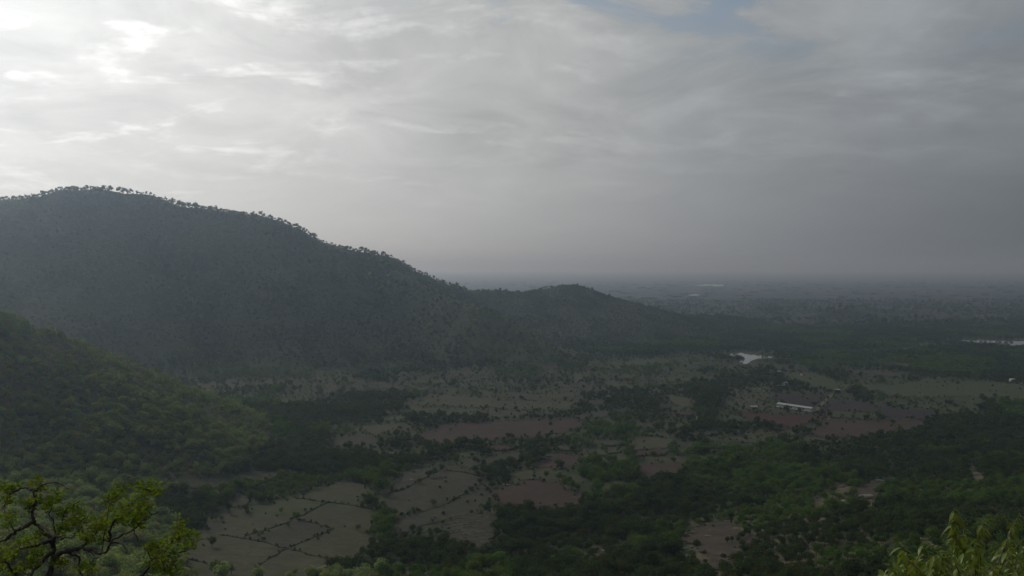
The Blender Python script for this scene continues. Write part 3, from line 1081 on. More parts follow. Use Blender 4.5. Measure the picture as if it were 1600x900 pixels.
WOODS_PX = [
    [(400, 720), (480, 700), (600, 712), (690, 700), (700, 715), (640, 732), (600, 748), (560, 757), (500, 752), (470, 775), (400, 790), (360, 760)],
    [(640, 700), (690, 692), (760, 691), (900, 685), (935, 700), (830, 708), (740, 703), (700, 712)],
    [(578, 775), (600, 790), (625, 812), (618, 840), (600, 870), (560, 880), (582, 850), (585, 820), (570, 800)],
    [(620, 845), (690, 860), (780, 800), (900, 795), (940, 775), (1000, 757), (1060, 745), (1100, 705), (1250, 692), (1450, 676), (1600, 650),
     (1600, 899), (540, 899), (600, 870)],
    [(1060, 700), (1080, 640), (1106, 598), (1132, 598), (1122, 640), (1112, 690), (1090, 720)],
    [(905, 725), (990, 714), (998, 745), (990, 760), (930, 757), (905, 745)],
    [(0, 680), (250, 690), (400, 660), (520, 660), (505, 700), (400, 720), (300, 745), (200, 760), (0, 800)],
    [(0, 760), (250, 765), (370, 772), (335, 805), (300, 830), (284, 899), (0, 899)],
    [(335, 880), (420, 886), (412, 903), (335, 903)],
    [(380, 640), (600, 618), (640, 640), (560, 662), (400, 662)],
    [(1470, 650), (1600, 630), (1600, 700), (1440, 690)],
    [(1262, 575), (1300, 578), (1340, 590), (1300, 597), (1270, 590)],
    [(1318, 610), (1345, 612), (1362, 626), (1340, 626)],
    [(640, 655), (820, 657), (920, 640), (925, 652), (690, 661)],
    [(1420, 560), (1610, 560), (1610, 596), (1430, 590)],
    [(880, 520), (1010, 505), (1250, 508), (1600, 500), (1640, 528), (1480, 529), (1400, 545), (1230, 549), (1110, 548), (1000, 556), (900, 552)],
    [(1215, 551), (1420, 548), (1480, 540), (1640, 545), (1640, 562), (1420, 566), (1300, 572), (1215, 566)],
    [(540, 884), (600, 862), (640, 850), (660, 899), (540, 899)],
    [(990, 605), (1040, 612), (1030, 635), (980, 632)],
]
WOODS = [ground_hit(*np.array(w_, float).T, tmin=200.0) for w_ in WOODS_PX]
OPEN_T1 = ground_hit(*np.array([(688, 812), (730, 804), (772, 806), (775, 830), (768, 858), (715, 858), (690, 836)], float).T, tmin=200.0)
SHED_A = ground_hit([1217], [634.5], 200.0)[0]
SHED_B = ground_hit([1270], [642.2], 200.0)[0]
SHED_POLY = np.array([SHED_A + (-8, 12), SHED_B + (10, 12), SHED_B + (10, -22), SHED_A + (-8, -22)])


def poly_mask(x, y, poly):
    m = np.zeros(x.shape, bool)
    lo, hi = poly.min(0), poly.max(0)
    s = (x > lo[0]) & (x < hi[0]) & (y > lo[1]) & (y < hi[1])
    if s.any():
        m[s] = pnpoly(x[s], y[s], poly)
    return m


def jitter_grid(y0, y1, step, half=38.0):
    tx = math.tan(math.radians(half))
    ys = np.arange(y0, y1, step)
    xs = np.arange(-y1 * tx, y1 * tx, step)
    X, Y = np.meshgrid(xs, ys)
    X = X + RNG.uniform(-.48, .48, X.shape) * step
    Y = Y + RNG.uniform(-.48, .48, Y.shape) * step
    X, Y = X.ravel(), Y.ravel()
    k = np.abs(X) < Y * tx + 25
    return X[k], Y[k]


def stand(y0, y1, step, dens=1.0):
    """tree positions in a band of depth with the zone they belong to"""
    x, y = jitter_grid(y0, y1, step)
    z = height(x, y)
    k = visible(x, y, z)
    x, y, z = x[k], y[k], z[k]
    big, spur, far, near, kno, camh = parts_height(x, y)
    hillm = np.stack([np.full(x.shape, 4.0), np.maximum(big, spur), far, near, camh])
    zone = hillm.argmax(0)
    n1 = fbm(x / 60, y / 60, 4, 71)
    n2 = fbm(x / 18, y / 18, 3, 81)
    prob = 0.07 + 0.50 * smooth(0.46, 0.60, n1)
    prob = np.where(zone > 0, 0.93, prob)
    prob = np.where(zone == 4, 0.60 + 0.4 * smooth(0.36, 0.46, n2), prob)
    prob = np.where(zone == 3, 0.72 + 0.28 * smooth(0.36, 0.46, n2), prob)
    for w in WOODS:
        m = poly_mask(x, y, w)
        prob = np.where(m, np.maximum(prob, 0.96), prob)
    for i, fp in enumerate(FIELD_POLYS):
        m = poly_mask(x, y, fp)
        if m.any():
            e = edge_dist(x[m], y[m], fp)
            speck = 0.22 if 'speckled' in FIELDS[i][3] or 'scrubby' in FIELDS[i][3] else (0.05 if y[m].mean() > 700 else 0.0)
            rim = 0.5 if y[m].mean() > 600 else 0.10
            if 'clearing' in FIELDS[i][0]:
                speck, rim = 0.12, 0.30
            prob[m] = np.where(e < 2.5, rim, speck)
    for q in POND_XY.values():
        prob[poly_mask(x, y, q)] = 0
    prob[poly_mask(x, y, OPEN_T1)] = 0.04
    prob[poly_mask(x, y, SHED_POLY)] = 0
    # a crown must not stand in the sight line to open ground that the photograph shows
    f = CAM_Z / np.maximum(CAM_Z - (z + 4.0), 1.0)
    sx, sy = x * f, y * f
    for fp in FIELD_POLYS:
        m = poly_mask(sx, sy, fp)
        if m.any():
            e = edge_dist(sx[m], sy[m], fp)
            prob[m] *= np.where(e > 5.0, 0.25, 0.8)
    for q in POND_XY.values():
        m = poly_mask(sx, sy, q) | poly_mask(x * (CAM_Z / (CAM_Z - 2.5)), y * (CAM_Z / (CAM_Z - 2.5)), q)
        prob[m] *= 0.01
    k = RNG.uniform(0, 1, x.shape) < prob * dens
    return x[k], y[k], z[k], zone[k]


sets = []
for (y0_, y1_, st_, dn_) in ((150, 620, 4.3, 1.0), (620, 1060, 5.0, 1.0), (1060, 2050, 6.4, 1.0), (2050, 3600, 15.0, 0.75), (3600, 8000, 46.0, 0.18)):
    sets.append(stand(y0_, y1_, st_, dn_))
TX = np.concatenate([s[0] for s in sets])
TY = np.concatenate([s[1] for s in sets])
TZ = np.concatenate([s[2] for s in sets])
TZONE = np.concatenate([s[3] for s in sets])
PU, PV, PD = to_pix(TX, TY, TZ + 2.5)
keep = np.ones(len(TX), bool)
bp_ = np.array([(b[0], b[1]) for b in BOULDERS], float)
bxy_ = ground_hit(bp_[:, 0], bp_[:, 1], 150.0)
bz_ = height(bxy_[:, 0], bxy_[:, 1])
for k_, b_ in enumerate(BOULDERS):                       # rocks lie in gaps between the trees
    near_ = (np.abs(PU - b_[0]) < b_[2] * .55 + 5) & (PV - b_[1] < 9) & (PV - b_[1] > -8) & (PD < bxy_[k_][1] + 8)
    keep &= ~(near_ & (RNG.uniform(0, 1, len(TX)) < 0.9))
TX, TY, TZ, TZONE = TX[keep], TY[keep], TZ[keep], TZONE[keep]
# low shrubs over the open parts of the valley and along the bunds
gx_, gy_ = jitter_grid(430, 1500, 4.6)
gz_ = height(gx_, gy_)
pr_ = 0.10 + 0.35 * smooth(0.42, 0.62, fbm(gx_ / 30, gy_ / 30, 3, 171))
pr_ = np.where(np.stack(parts_height(gx_, gy_)).max(0) > 4, 0.0, pr_)
for i_, fp_ in enumerate(FIELD_POLYS):
    m_ = poly_mask(gx_, gy_, fp_)
    if m_.any():
        nm_ = FIELDS[i_][0]
        pr_[m_] = np.where(edge_dist(gx_[m_], gy_[m_], fp_) < 3.5, 0.45, 0.004 if 'plough' in nm_ else (0.30 if 'speck' in FIELDS[i_][3] or 'scrub' in FIELDS[i_][3] else 0.03))
for q_ in POND_XY.values():
    pr_[poly_mask(gx_, gy_, q_)] = 0
pr_[poly_mask(gx_, gy_, SHED_POLY)] = 0
m_ = RNG.uniform(0, 1, gx_.shape) < pr_
LX, LY, LZ = gx_[m_], gy_[m_], gz_[m_]
NT = len(TX)
print('TREES', NT, [len(s[0]) for s in sets])
TROT = RNG.uniform(0, 2 * math.pi, NT)
base_s = RNG.normal(1.0, 0.20, NT).clip(0.55, 1.6)
# thin, low scrub in the open valley, fuller trees in the belts
big_n = fbm(TX / 45, TY / 45, 3, 91)
base_s *= 0.82 + 0.5 * smooth(0.40, 0.62, big_n)
infield = np.zeros(NT, bool)
for fp_ in FIELD_POLYS:
    infield |= poly_mask(TX, TY, fp_)
base_s = np.where(infield, base_s * 0.62, base_s)
base_s = np.where((TZONE == 1) | (TZONE == 2), base_s * RNG.uniform(0.5, 1.2, NT), base_s)
base_s = np.where(TY > 2050, base_s * 1.7, base_s)
base_s = np.where(TY > 3600, base_s * 2.0, base_s)
TSC = np.stack([base_s * RNG.uniform(.88, 1.15, NT), base_s * RNG.uniform(.88, 1.15, NT), base_s * RNG.uniform(.82, 1.2, NT)], 1)
TSC[TY > 3600] *= np.array([2.6, 2.0, 0.5])
TVAR = RNG.integers(0, 5, NT)
TVAR = np.where(RNG.uniform(0, 1, NT) < 0.22, 5, TVAR)


PU, PV, PD = to_pix(TX, TY, TZ + 3.0)
# colour family by place; sunlit woods get lighter leaf colours
pal_n = fbm(TX / 90, TY / 90, 3, 61)
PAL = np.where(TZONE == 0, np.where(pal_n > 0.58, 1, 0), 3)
PAL = np.where(TZONE == 4, np.where(TX < -60, np.where(RNG.uniform(0, 1, NT) < 0.7, 4, 2), 1), PAL)  # left slope: leaves coloured as if sunlit
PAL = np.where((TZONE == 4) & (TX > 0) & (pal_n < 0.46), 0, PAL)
PAL = np.where(TZONE == 3, 2, PAL)  # near spur: sunlight painted as paler leaves
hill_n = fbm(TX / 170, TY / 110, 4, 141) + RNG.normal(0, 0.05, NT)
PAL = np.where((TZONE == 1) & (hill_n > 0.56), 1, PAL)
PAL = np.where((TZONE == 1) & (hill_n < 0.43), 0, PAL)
_b, _s = ridge_height(TX, TY, CREST_BIG), ridge_height(TX, TY, SPUR, 1.25)
PAL = np.where((TZONE == 1) & (_s > _b - 4) & (RNG.uniform(0, 1, NT) < 0.25), 2, PAL)  # sunlit edge of the spur, painted by mixing in paler leaves
PALN = ['dark', 'mid', 'pale', 'hill', 'sunlit_grey']

# the 300 trees that show largest: free-standing ones in the fields first, then the nearest of the woods
clear_los = visible(TX, TY, TZ, 4.0, 0.0)
cand = (PU > -5) & (PU < 1605) & (PV > 300) & (PV < 893) & clear_los & (TVAR < 5)
cand &= ~((PU > 1370) & (PV > 900 - 95 * np.exp(-((PU - 1490) / 50) ** 2) - 85 * np.exp(-((PU - 1600) / 60) ** 2) - 50 * np.exp(-((PU - 1410) / 50) ** 2)))
cand &= ~((PU < 260) & (PV > 800))
lone = cand & infield & (PD < 800)
score = np.where(cand, TSC[:, 0] / PD, 0)
score = np.where(lone, score * 1.6, score)
order = np.argsort(-score)[:236]
chosen = np.zeros(NT, bool)
chosen[order] = True

WOOD_INFO = [
    ('valley_trees', 'scattered trees and scrub between the valley fields'),
    ('woodland', 'continuous woodland covering the large hill'),
    ('woodland', 'hazy woodland covering the low far hill'),
    ('woodland', 'woodland covering the spur in front of the large hill'),
    ('woodland', 'dense green woodland on the slope below the viewpoint'),
]
for zn_ in range(5):
    m_ = (TZONE == zn_) & ~chosen & (TY < 3600)
    nm_, lb_ = WOOD_INFO[zn_]
    shapes_ = []
    for p_ in PALN:
        shapes_ += NEARJ[p_] + MID[p_] + FAR[p_]
    # per palette: 6 near, 5 middle, 4 far shapes
    lod = np.where(TY < 620, 0, np.where(TY < 1060, 1, 2))
    cnt = np.array([6, 5, 4])
    off = np.array([0, 6, 11])
    var_ = PAL * 15 + off[lod] + np.where(TVAR == 5, np.where(lod == 2, 1, cnt[lod] - 1), TVAR % np.maximum(cnt[lod] - np.where(lod == 2, 0, 1), 1))
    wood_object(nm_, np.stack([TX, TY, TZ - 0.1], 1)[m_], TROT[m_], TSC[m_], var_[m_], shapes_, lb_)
m_ = TY >= 3600
wood_object('tree_belts', np.stack([TX, TY, TZ - 0.3], 1)[m_], TROT[m_], TSC[m_], TVAR[m_] % 4, FAR['dark'], 'hazy tree belts far out on the plain')


n_ = len(LX)
ls_ = RNG.uniform(0.22, 0.62, n_)
wood_object('low_shrubs', np.column_stack([LX, LY, LZ]), RNG.uniform(0, 6.28, n_), np.column_stack([ls_, ls_, ls_ * RNG.uniform(.7, 1.3, n_)]),
            RNG.integers(0, 5, n_) + 5 * (RNG.uniform(0, 1, n_) < .4), MID['dark'] + MID['mid'], 'low shrubs dotted over the open valley ground', 'shrubs')


def crest_trees():
    P = np.concatenate([CREST_BIG[0], CREST_FAR[0][2:]])
    pts = []
    for i in range(len(P) - 1):
        a, b = P[i], P[i + 1]
        n = int(np.hypot(*(b - a)[:2]) / 5.0)
        for k in range(n):
            q = a + (b - a) * (k + random.random()) / max(n, 1)
            if vnoise(q[0] / 26, q[1] / 26, 3) > 0.46 and random.random() < 0.7:
                pts.append((q[0] + random.gauss(0, 6), q[1] + random.gauss(0, 7)))
    p = np.array(pts)
    n = len(p)
    z = height(p[:, 0], p[:, 1])
    s = 0.20 + 0.42 * RNG.uniform(0, 1, n) ** 1.8 * (0.5 + vnoise(p[:, 0] / 60, p[:, 1] / 60, 8))
    sc = np.stack([s, s, s * RNG.uniform(.8, 1.15, n)], 1)
    wood_object('ridge_trees', np.column_stack([p, z - 0.2]), RNG.uniform(0, 6.28, n), sc, RNG.integers(0, 4, n), CRESTT,
                'thin line of small trees along the crest of the large hill')


crest_trees()


# ------------------------------------------------------------------ trees as individuals
def plant(pal, var, x, y, z, rot, scl, label, group, name='tree', cat='tree', parts=('trunk', 'crown')):
    root = empty(name, (x, y, z))
    root.rotation_euler = (0, 0, rot)
    root.scale = scl
    tag(root, label, cat, group)
    cr, tr = NEAR[pal][var]
    if 'trunk' in parts and tr:
        link('trunk', tr, root)
    link('crown', cr, root)
    return root


LANDMARKS = [(u, v, 'the ' + lb) for (u, v, w, f, lb) in BOULDERS if u > 900 and v > 690]
LANDMARKS = [(u, v, t) for (u, v, t) in LANDMARKS if len(t.split()) <= 10]
LANDMARKS += [(150, 800, 'the yellow-green foreground tree'), (40, 745, 'the top of the yellow-green foreground tree'), (250, 770, 'the right tip of the foreground tree'),
              (310, 830, 'the left corner of the large pale field'), (320, 755, 'the dim grassy clearing'), (160, 690, 'the dark gully under the left spur'),
              (200, 590, 'the crest line of the left spur'), (60, 540, 'the upper end of the left spur'), (600, 840, 'the stream bend'), (640, 880, 'the narrow track end'),
              (735, 865, 'the lowest stone terrace'), (800, 890, 'the middle of the bottom edge'), (870, 850, 'the wood below the dark ploughed field'),
              (1000, 890, 'the bottom edge right of the rock patch'), (1130, 850, 'the open earth of the bare clearing'), (1230, 830, 'the wood right of the bare clearing'),
              (1300, 870, 'the bottom edge left of the large-leaved shrub'), (1400, 830, 'the left tip of the large-leaved shrub'), (1490, 780, 'the top spray of the large-leaved shrub'),
              (1590, 780, 'the right edge above the large-leaved shrub'), (1440, 780, 'the hollow left above the large-leaved shrub'), (1560, 700, 'the upper right shoulder of the slope')]
ORDW = ['nearest', 'second nearest', 'third nearest', 'fourth nearest', 'fifth nearest', 'sixth nearest', 'seventh nearest', 'eighth nearest', 'ninth nearest', 'tenth nearest', 'eleventh nearest', 'twelfth nearest', 'thirteenth nearest', 'fourteenth nearest', 'fifteenth nearest', 'sixteenth nearest', 'seventeenth nearest', 'eighteenth nearest', 'nineteenth nearest', 'twentieth nearest']
LM = np.array([(a, b) for a, b, _ in LANDMARKS])
buckets = {}
for i_ in np.nonzero(chosen)[0]:
    d_ = np.hypot(LM[:, 0] - PU[i_], LM[:, 1] - PV[i_])
    k_ = int(d_.argmin())
    du_, dv_ = PU[i_] - LM[k_, 0], PV[i_] - LM[k_, 1]
    rel_ = ('right of' if du_ > 0 else 'left of') if abs(du_) > abs(dv_) else ('below' if dv_ > 0 else 'above')
    buckets.setdefault((k_, rel_), []).append((d_[k_], i_))
for (k_, rel_), lst_ in buckets.items():
    for q_, (_, i_) in enumerate(sorted(lst_)):
        lb_ = 'woodland tree ' + (ORDW[q_] + ' ' if q_ < 20 else 'farther ') + rel_ + ' ' + LANDMARKS[k_][2]
        u_ = PU[i_]
        gp_ = ('trees of the wood at the lower left' if u_ < 420 else 'trees of the bottom centre woodland' if u_ < 1060 else
               'trees around the rocky clearing' if u_ < 1330 else 'trees on the slope at the lower right')
        plant(PALN[PAL[i_]], int(TVAR[i_]), TX[i_], TY[i_], TZ[i_], TROT[i_], tuple(TSC[i_]), lb_, gp_)

# trees and bushes that the photograph shows one by one: u, v of the foot, crown width in photo pixels, bush?, label
SINGLES = [
    (463, 812, 15, 0, 'round tree standing alone on the bunds of the large pale field'),
    (331, 856, 15, 0, 'tall narrow tree with a dark shadow at the left of the pale field'),
    (678, 791, 12, 0, 'lone thin-stemmed tree in the lower half of the fallow field'),
    (713, 727, 14, 0, 'round dark tree in front of the tiny green field'),
    (656, 756, 12, 0, 'dark tree in the hedge row nearest the small white slab'),
    (670, 747, 16, 0, 'wide dark tree in the middle of the hedge row'),
    (678, 745, 12, 0, 'dark tree right of the wide one in the hedge row'),
    (691, 735, 11, 0, 'dark tree at the upper end of the hedge row'),
    (756, 734, 15, 0, 'dark tree at the near end of the narrow pale strip'),
    (769, 734, 10, 0, 'small tree beside the dark tree at the narrow pale strip'),
    (628, 805, 9, 1, 'dark bush nearest the stream in the row below the fallow field'),
    (638, 805, 10, 1, 'second dark bush in the row below the fallow field'),
    (647, 800, 8, 1, 'third dark bush in the row below the fallow field'),
    (652, 798, 8, 1, 'last dark bush in the row below the fallow field'),
    (729, 772, 10, 1, 'largest bush on the short diagonal bund'),
    (717, 779, 7, 1, 'middle bush on the short diagonal bund'),
    (708, 783, 6, 1, 'lowest bush on the short diagonal bund'),
    (692, 804, 8, 1, 'small bush at the edge of the fallow field above the terraces'),
    (736, 801, 8, 1, 'small dark bush just above the stone terraces'),
    (687, 763, 7, 1, 'small bush alone in the upper fallow field'),
    (766, 749, 10, 0, 'dark tree left of the grassy rise'),
    (776, 752, 8, 1, 'bush in front of the grassy rise'),
    (752, 774, 7, 1, 'bush at the corner of the dark ploughed field'),
    (762, 788, 7, 1, 'bush on the left edge of the dark ploughed field'),
    (773, 792, 8, 1, 'bush at the lower left corner of the dark ploughed field'),
    (835, 748, 9, 0, 'pair tree left on the crown of the grassy rise'),
    (854, 747, 12, 0, 'rounder tree on the crown of the grassy rise'),
    (873, 730, 12, 0, 'dark tree at the left end of the small brown field'),
    (612, 768, 9, 1, 'bush at the lower left end of the diagonal hedge'),
    (620, 768, 8, 1, 'second bush of the diagonal hedge'),
    (629, 766, 7, 1, 'third bush of the diagonal hedge'),
    (637, 762, 7, 1, 'fourth bush of the diagonal hedge'),
    (580, 796, 26, 0, 'broad dark tree at the right corner of the pale field'),
    (592, 773, 22, 0, 'broad tree on the stream above the pale field corner'),
    (605, 812, 24, 0, 'broad dark tree over the stream bend'),
    (348, 891, 15, 0, 'bushy tree at the bottom edge of the pale field'),
    (362, 899, 14, 0, 'low bushy tree right of the one at the bottom edge of the field'),
    (383, 800, 14, 0, 'dark tree at the upper left rim of the pale field'),
    (390, 786, 16, 0, 'dark tree in the hedge above the pale field'),
    (1005, 752, 10, 0, 'tree at the near edge of the enclosed brown field'),
    (1130, 872, 14, 1, 'dark bush at the lower edge of the bare clearing'),
    (1147, 874, 13, 1, 'second dark bush at the lower edge of the bare clearing'),
    (1157, 856, 7, 1, 'small dark bush in the middle of the bare clearing'),
    (1339, 600, 7, 0, 'dark tree on the green patch beyond the track'),
    (1387, 679, 8, 1, 'small bush at the lower edge of the large brown field'),
    (1334, 661, 6, 1, 'tiny bush at the bend inside the large brown field'),
    (860, 664, 8, 1, 'small bush on the upper edge of the long reddish field'),
    (626, 672, 8, 0, 'small tree on the grass patch left of the long reddish field'),
    (645, 673, 7, 0, 'small tree at the left tip of the long reddish field'),
    (646, 625, 9, 0, 'small tree at the left end of the long pale grass strip'),
]
sp_ = np.array([(s[0], s[1]) for s in SINGLES], float)
sxy_ = ground_hit(sp_[:, 0], sp_[:, 1], 200.0)
sz_ = height(sxy_[:, 0], sxy_[:, 1])
for k_, (u_, v_, w_, bush_, lb_) in enumerate(SINGLES):
    x_, y_ = sxy_[k_]
    want = w_ / F_PX * math.hypot(x_, y_)
    var_ = 5 if bush_ else k_ % 5
    R_ = 2.0 if bush_ else 2.2 + 0.35 * (k_ % 3)
    s_ = want / (2 * R_ * 1.0)
    hs_ = s_ * (1.15 if 'narrow' in lb_ else random.uniform(.85, 1.1))
    plant('dark' if k_ % 3 else 'mid', var_, x_, y_, sz_[k_], random.uniform(0, 6.28), (s_, s_, hs_), lb_,
          'single bushes between the fields' if bush_ else 'single trees between the fields', 'bush' if bush_ else 'tree', 'bush' if bush_ else 'tree')

# ------------------------------------------------------------------ bunds, tracks, terraces
M_bund = mat_ground('bund_scrub', (0.026, 0.029, 0.017), (0.040, 0.037, 0.025), (0.020, 0.025, 0.013), 0.05, 0.3, 1.2)
M_track = mat_ground('track_earth', (0.105, 0.092, 0.076), (0.090, 0.078, 0.062), (0.120, 0.104, 0.085), 0.05, 0.3, 1.0)
M_stone = mat_ground('field_stone', (0.085, 0.078, 0.066), (0.055, 0.05, 0.042), (0.12, 0.11, 0.094), 0.2, 0.9, 2.5)


def ground_line(px, step=5.0, wob=0.8, seed=0):
    pts = []
    for i in range(len(px) - 1):
        a, b = np.array(px[i], float), np.array(px[i + 1], float)
        k = max(2, int(np.hypot(*(b - a)) / step))
        for q in range(k):
            pts.append(a + (b - a) * q / k)
    pts.append(np.array(px[-1], float))
    pts = np.array(pts)
    xy = ground_hit(pts[:, 0], pts[:, 1], 200.0)
    w = np.stack([vnoise(xy[:, 0] / 7, xy[:, 1] / 7, 5 + seed), vnoise(xy[:, 0] / 7, xy[:, 1] / 7, 9 + seed)], 1) - .5
    return xy + w * 2 * wob


def strip(name, xy, prof, mat, var=0.3, seed=0):
    """a raised strip along a ground line; prof = [(offset, height), ...] across it"""
    n = len(xy)
    t = np.gradient(xy, axis=0)
    t /= np.linalg.norm(t, axis=1)[:, None] + 1e-9
    nv = np.stack([t[:, 1], -t[:, 0]], 1)
    rng = np.random.default_rng(seed)
    V = []
    for k, (o, h) in enumerate(prof):
        oo = o * (1 + var * (rng.uniform(-1, 1, n)))
        p = xy + nv * oo[:, None]
        z = height(p[:, 0], p[:, 1]) + 0.3 + h * (1 + var * rng.uniform(-1, 1, n) * (1 if h > 0.1 else 0))
        V.append(np.column_stack([p, z]))
    m = len(prof)
    V = np.stack(V, 1).reshape(-1, 3)
    i = np.arange(n - 1)[:, None]
    j = np.arange(m - 1)[None, :]
    f = np.stack([i * m + j, (i + 1) * m + j, (i + 1) * m + j + 1, i * m + j + 1], -1).reshape(-1, 4)
    return link(name, mesh_np(name, V, f, mat, False))


BUND = [(-0.7, -0.15), (-0.4, 0.22), (0.0, 0.4), (0.4, 0.22), (0.7, -0.15)]
BUNDS = [
    ([(462, 779), (478, 781), (512, 785), (540, 789), (569, 793)], 'dark bund along the upper part of the pale field'),
    ([(512, 786), (490, 798), (470, 806), (452, 812)], 'dark bund slanting down to the lone round tree'),
    ([(344, 836), (360, 839), (378, 842), (400, 845), (420, 851), (445, 858), (470, 864), (500, 872), (524, 879)], 'long dark bund crossing the pale field from left to right'),
    ([(376, 843), (400, 834), (424, 826), (445, 819), (456, 814)], 'dark bund rising from the long bund toward the round tree'),
    ([(448, 858), (430, 868), (412, 878), (398, 888)], 'dark bund running down from the long bund'),
    ([(449, 857), (475, 846), (498, 837), (518, 829)], 'faint bund rising right from the long bund'),
    ([(466, 812), (485, 816), (505, 822), (518, 828)], 'faint bund right of the lone round tree'),
    ([(281, 872), (300, 876), (325, 881)], 'dark bund at the lower left corner of the pale field'),
    ([(606, 772), (624, 768), (640, 761), (655, 752), (672, 744), (690, 733)], 'diagonal hedge bank across the fallow field'),
    ([(698, 736), (720, 738), (740, 743), (758, 750)], 'low bank across the top of the fallow field'),
    ([(703, 785), (717, 778), (730, 770)], 'short diagonal bund in the fallow field'),
    ([(1300, 654.5), (1340, 656.5), (1385, 658), (1430, 658.5)], 'dark bund on the upper edge of the large brown field'),
    ([(1287, 655), (1272, 668), (1258, 680), (1250, 686)], 'dark bund running down left of the large brown field'),
]
BS = []
for k_, (px_, lb_) in enumerate(BUNDS):
    far_ = k_ >= 11
    ln_ = ground_line(px_, 1.6, 1.3, k_)
    BS.append(ln_[RNG.uniform(0, 1, len(ln_)) < (0.5 if k_ in (8, 9) else 0.28)] + 0)
    o_ = strip('field_bund', ground_line(px_, 2.0, 1.3, k_), [(a * (1.0 if not far_ else 1.6), b) for a, b in BUND], M_bund, 0.6, k_)
    tag(o_, lb_, 'bund', 'bunds between the fields')

BS = np.concatenate(BS)
BS = BS + RNG.normal(0, .5, BS.shape)
ls_ = RNG.uniform(0.12, 0.36, len(BS))
wood_object('bund_shrubs', np.column_stack([BS, height(BS[:, 0], BS[:, 1]) + .2]), RNG.uniform(0, 6.28, len(BS)), np.column_stack([ls_, ls_, ls_]),
            RNG.integers(0, 5, len(BS)), MID['dark'], 'low dark shrubs growing along the field bunds', 'shrubs')

TRACKS = [
    ([(1306, 613), (1296, 621), (1286, 630), (1278, 639), (1276, 645)], 3.4, 'pale dirt track running up from the long white shed'),
    ([(1276, 645), (1288, 648), (1294, 652), (1293, 656)], 3.0, 'short dirt track bending beside the shed toward the brown field'),
    ([(478, 899), (500, 889), (522, 881), (545, 874), (562, 868)], 2.6, 'narrow track along the lower edge of the pale field'),
    ([(1225, 606), (1245, 604), (1262, 607), (1288, 613)], 2.6, 'faint track past the small houses'),
]
for k_, (px_, w_, lb_) in enumerate(TRACKS):
    o_ = strip('dirt_track', ground_line(px_, 4.0, 0.3, 40 + k_), [(-w_ / 2, 0.22), (-w_ / 4, 0.24), (0, 0.27), (w_ / 4, 0.24), (w_ / 2, 0.22)], M_track, 0.08, 50 + k_)
    tag(o_, lb_, 'track', kind='structure')

WALL = [(-0.45, -0.3), (-0.4, 0.55), (0.0, 0.62), (0.35, 0.5), (0.45, -0.3)]


def terrace(k, u0, u1, vm, lift, lb):
    px = []
    for q in range(15):
        t = q / 14
        u = u0 + (u1 - u0) * t
        px.append((u, vm + lift * (2 * t - 1) ** 2 - 2.0 * (t - .5) + 1.2 * math.sin(t * 9 + k * 1.7)))
    o = strip('terrace_wall', ground_line(px, 3.0, 0.5, 80 + k), WALL, M_stone, 0.4, 80 + k)
    tag(o, lb, 'wall', 'stone terrace walls')


ORD = ['topmost', 'second', 'third', 'fourth', 'fifth', 'sixth', 'seventh', 'eighth', 'ninth', 'lowest']
for k_ in range(10):
    terrace(k_, 694 + (k_ * 3) % 9 - (4 if k_ % 2 else 0), 766 + (k_ * 5) % 8, 806 + 5.0 * k_, 5.0, ORD[k_] + ' stone wall of the curved terraces above the woodland')
for k_ in range(5):
    terrace(20 + k_, 945 + k_, 976 - k_, 780 + 4.4 * k_, 3.0, ORD[k_] + ' stone wall of the small terraces right of the dark ploughed field')
for k_ in range(4):
    terrace(30 + k_, 820 + 7 * k_, 880 + 6 * k_, 796 + 4.0 * k_, -2.0, ORD[k_] + ' stone wall directly below the dark ploughed field')

# ------------------------------------------------------------------ boulders
M_rock = mat_ground('pale_rock', (0.145, 0.135, 0.118), (0.085, 0.08, 0.07), (0.20, 0.19, 0.165), 0.4, 1.5, 4.0, 0.0)


def rock_mesh(seed):
    import bmesh
    rng = np.random.default_rng(seed)
    bm = bmesh.new()
    bmesh.ops.create_icosphere(bm, subdivisions=2, radius=1.0)
    for _ in range(7):                                   # broken, flat facets
        n = Vector(rng.normal(size=3)).normalized()
        d = rng.uniform(0.55, 0.9)
        for v in bm.verts:
            e = v.co.dot(n) - d
            if e > 0:
                v.co -= n * e
    for v in bm.verts:
        v.co *= 1 + rng.uniform(-.05, .05)
        v.co.z = v.co.z * 0.6 + 0.15
    me = bpy.data.meshes.new('boulder')
    bm.to_mesh(me)
    bm.free()
    me.materials.append(M_rock)
    return me


ROCKS = [rock_mesh(900 + k) for k in range(5)]
for k_, (u_, v_, w_, fl_, lb_) in enumerate(BOULDERS):
    r_ = w_ / F_PX * math.hypot(*bxy_[k_]) * 0.5
    o_ = link('boulder', ROCKS[k_ % 5], None, (bxy_[k_][0], bxy_[k_][1], bz_[k_] + 0.28))
    o_.scale = (r_ * 1.05, r_ * 0.8, max(r_ * fl_ * 1.3, 0.5))
    o_.rotation_euler = (0, random.uniform(-.1, .1), random.uniform(-.5, .5))
    tag(o_, lb_, 'rock', 'pale rocks')

# ------------------------------------------------------------------ the long white shed
M_white = mat_plain('lime_wash', (0.36, 0.36, 0.345), 0.8, 0.2, 0.18, 0.5)
M_sheet = mat_plain('roof_sheet', (0.26, 0.27, 0.27), 0.6, 0.3, 0.25, 0.35)
M_dark = mat_plain('dark_opening', (0.02, 0.02, 0.022), 0.9, 0.1, 0.2, 1.0)
M_tile = mat_plain('clay_tile', (0.20, 0.085, 0.055), 0.85, 0.1, 0.3, 1.5)
M_tin = mat_plain('tin_sheet', (0.34, 0.35, 0.35), 0.5, 0.4, 0.2, 1.0)


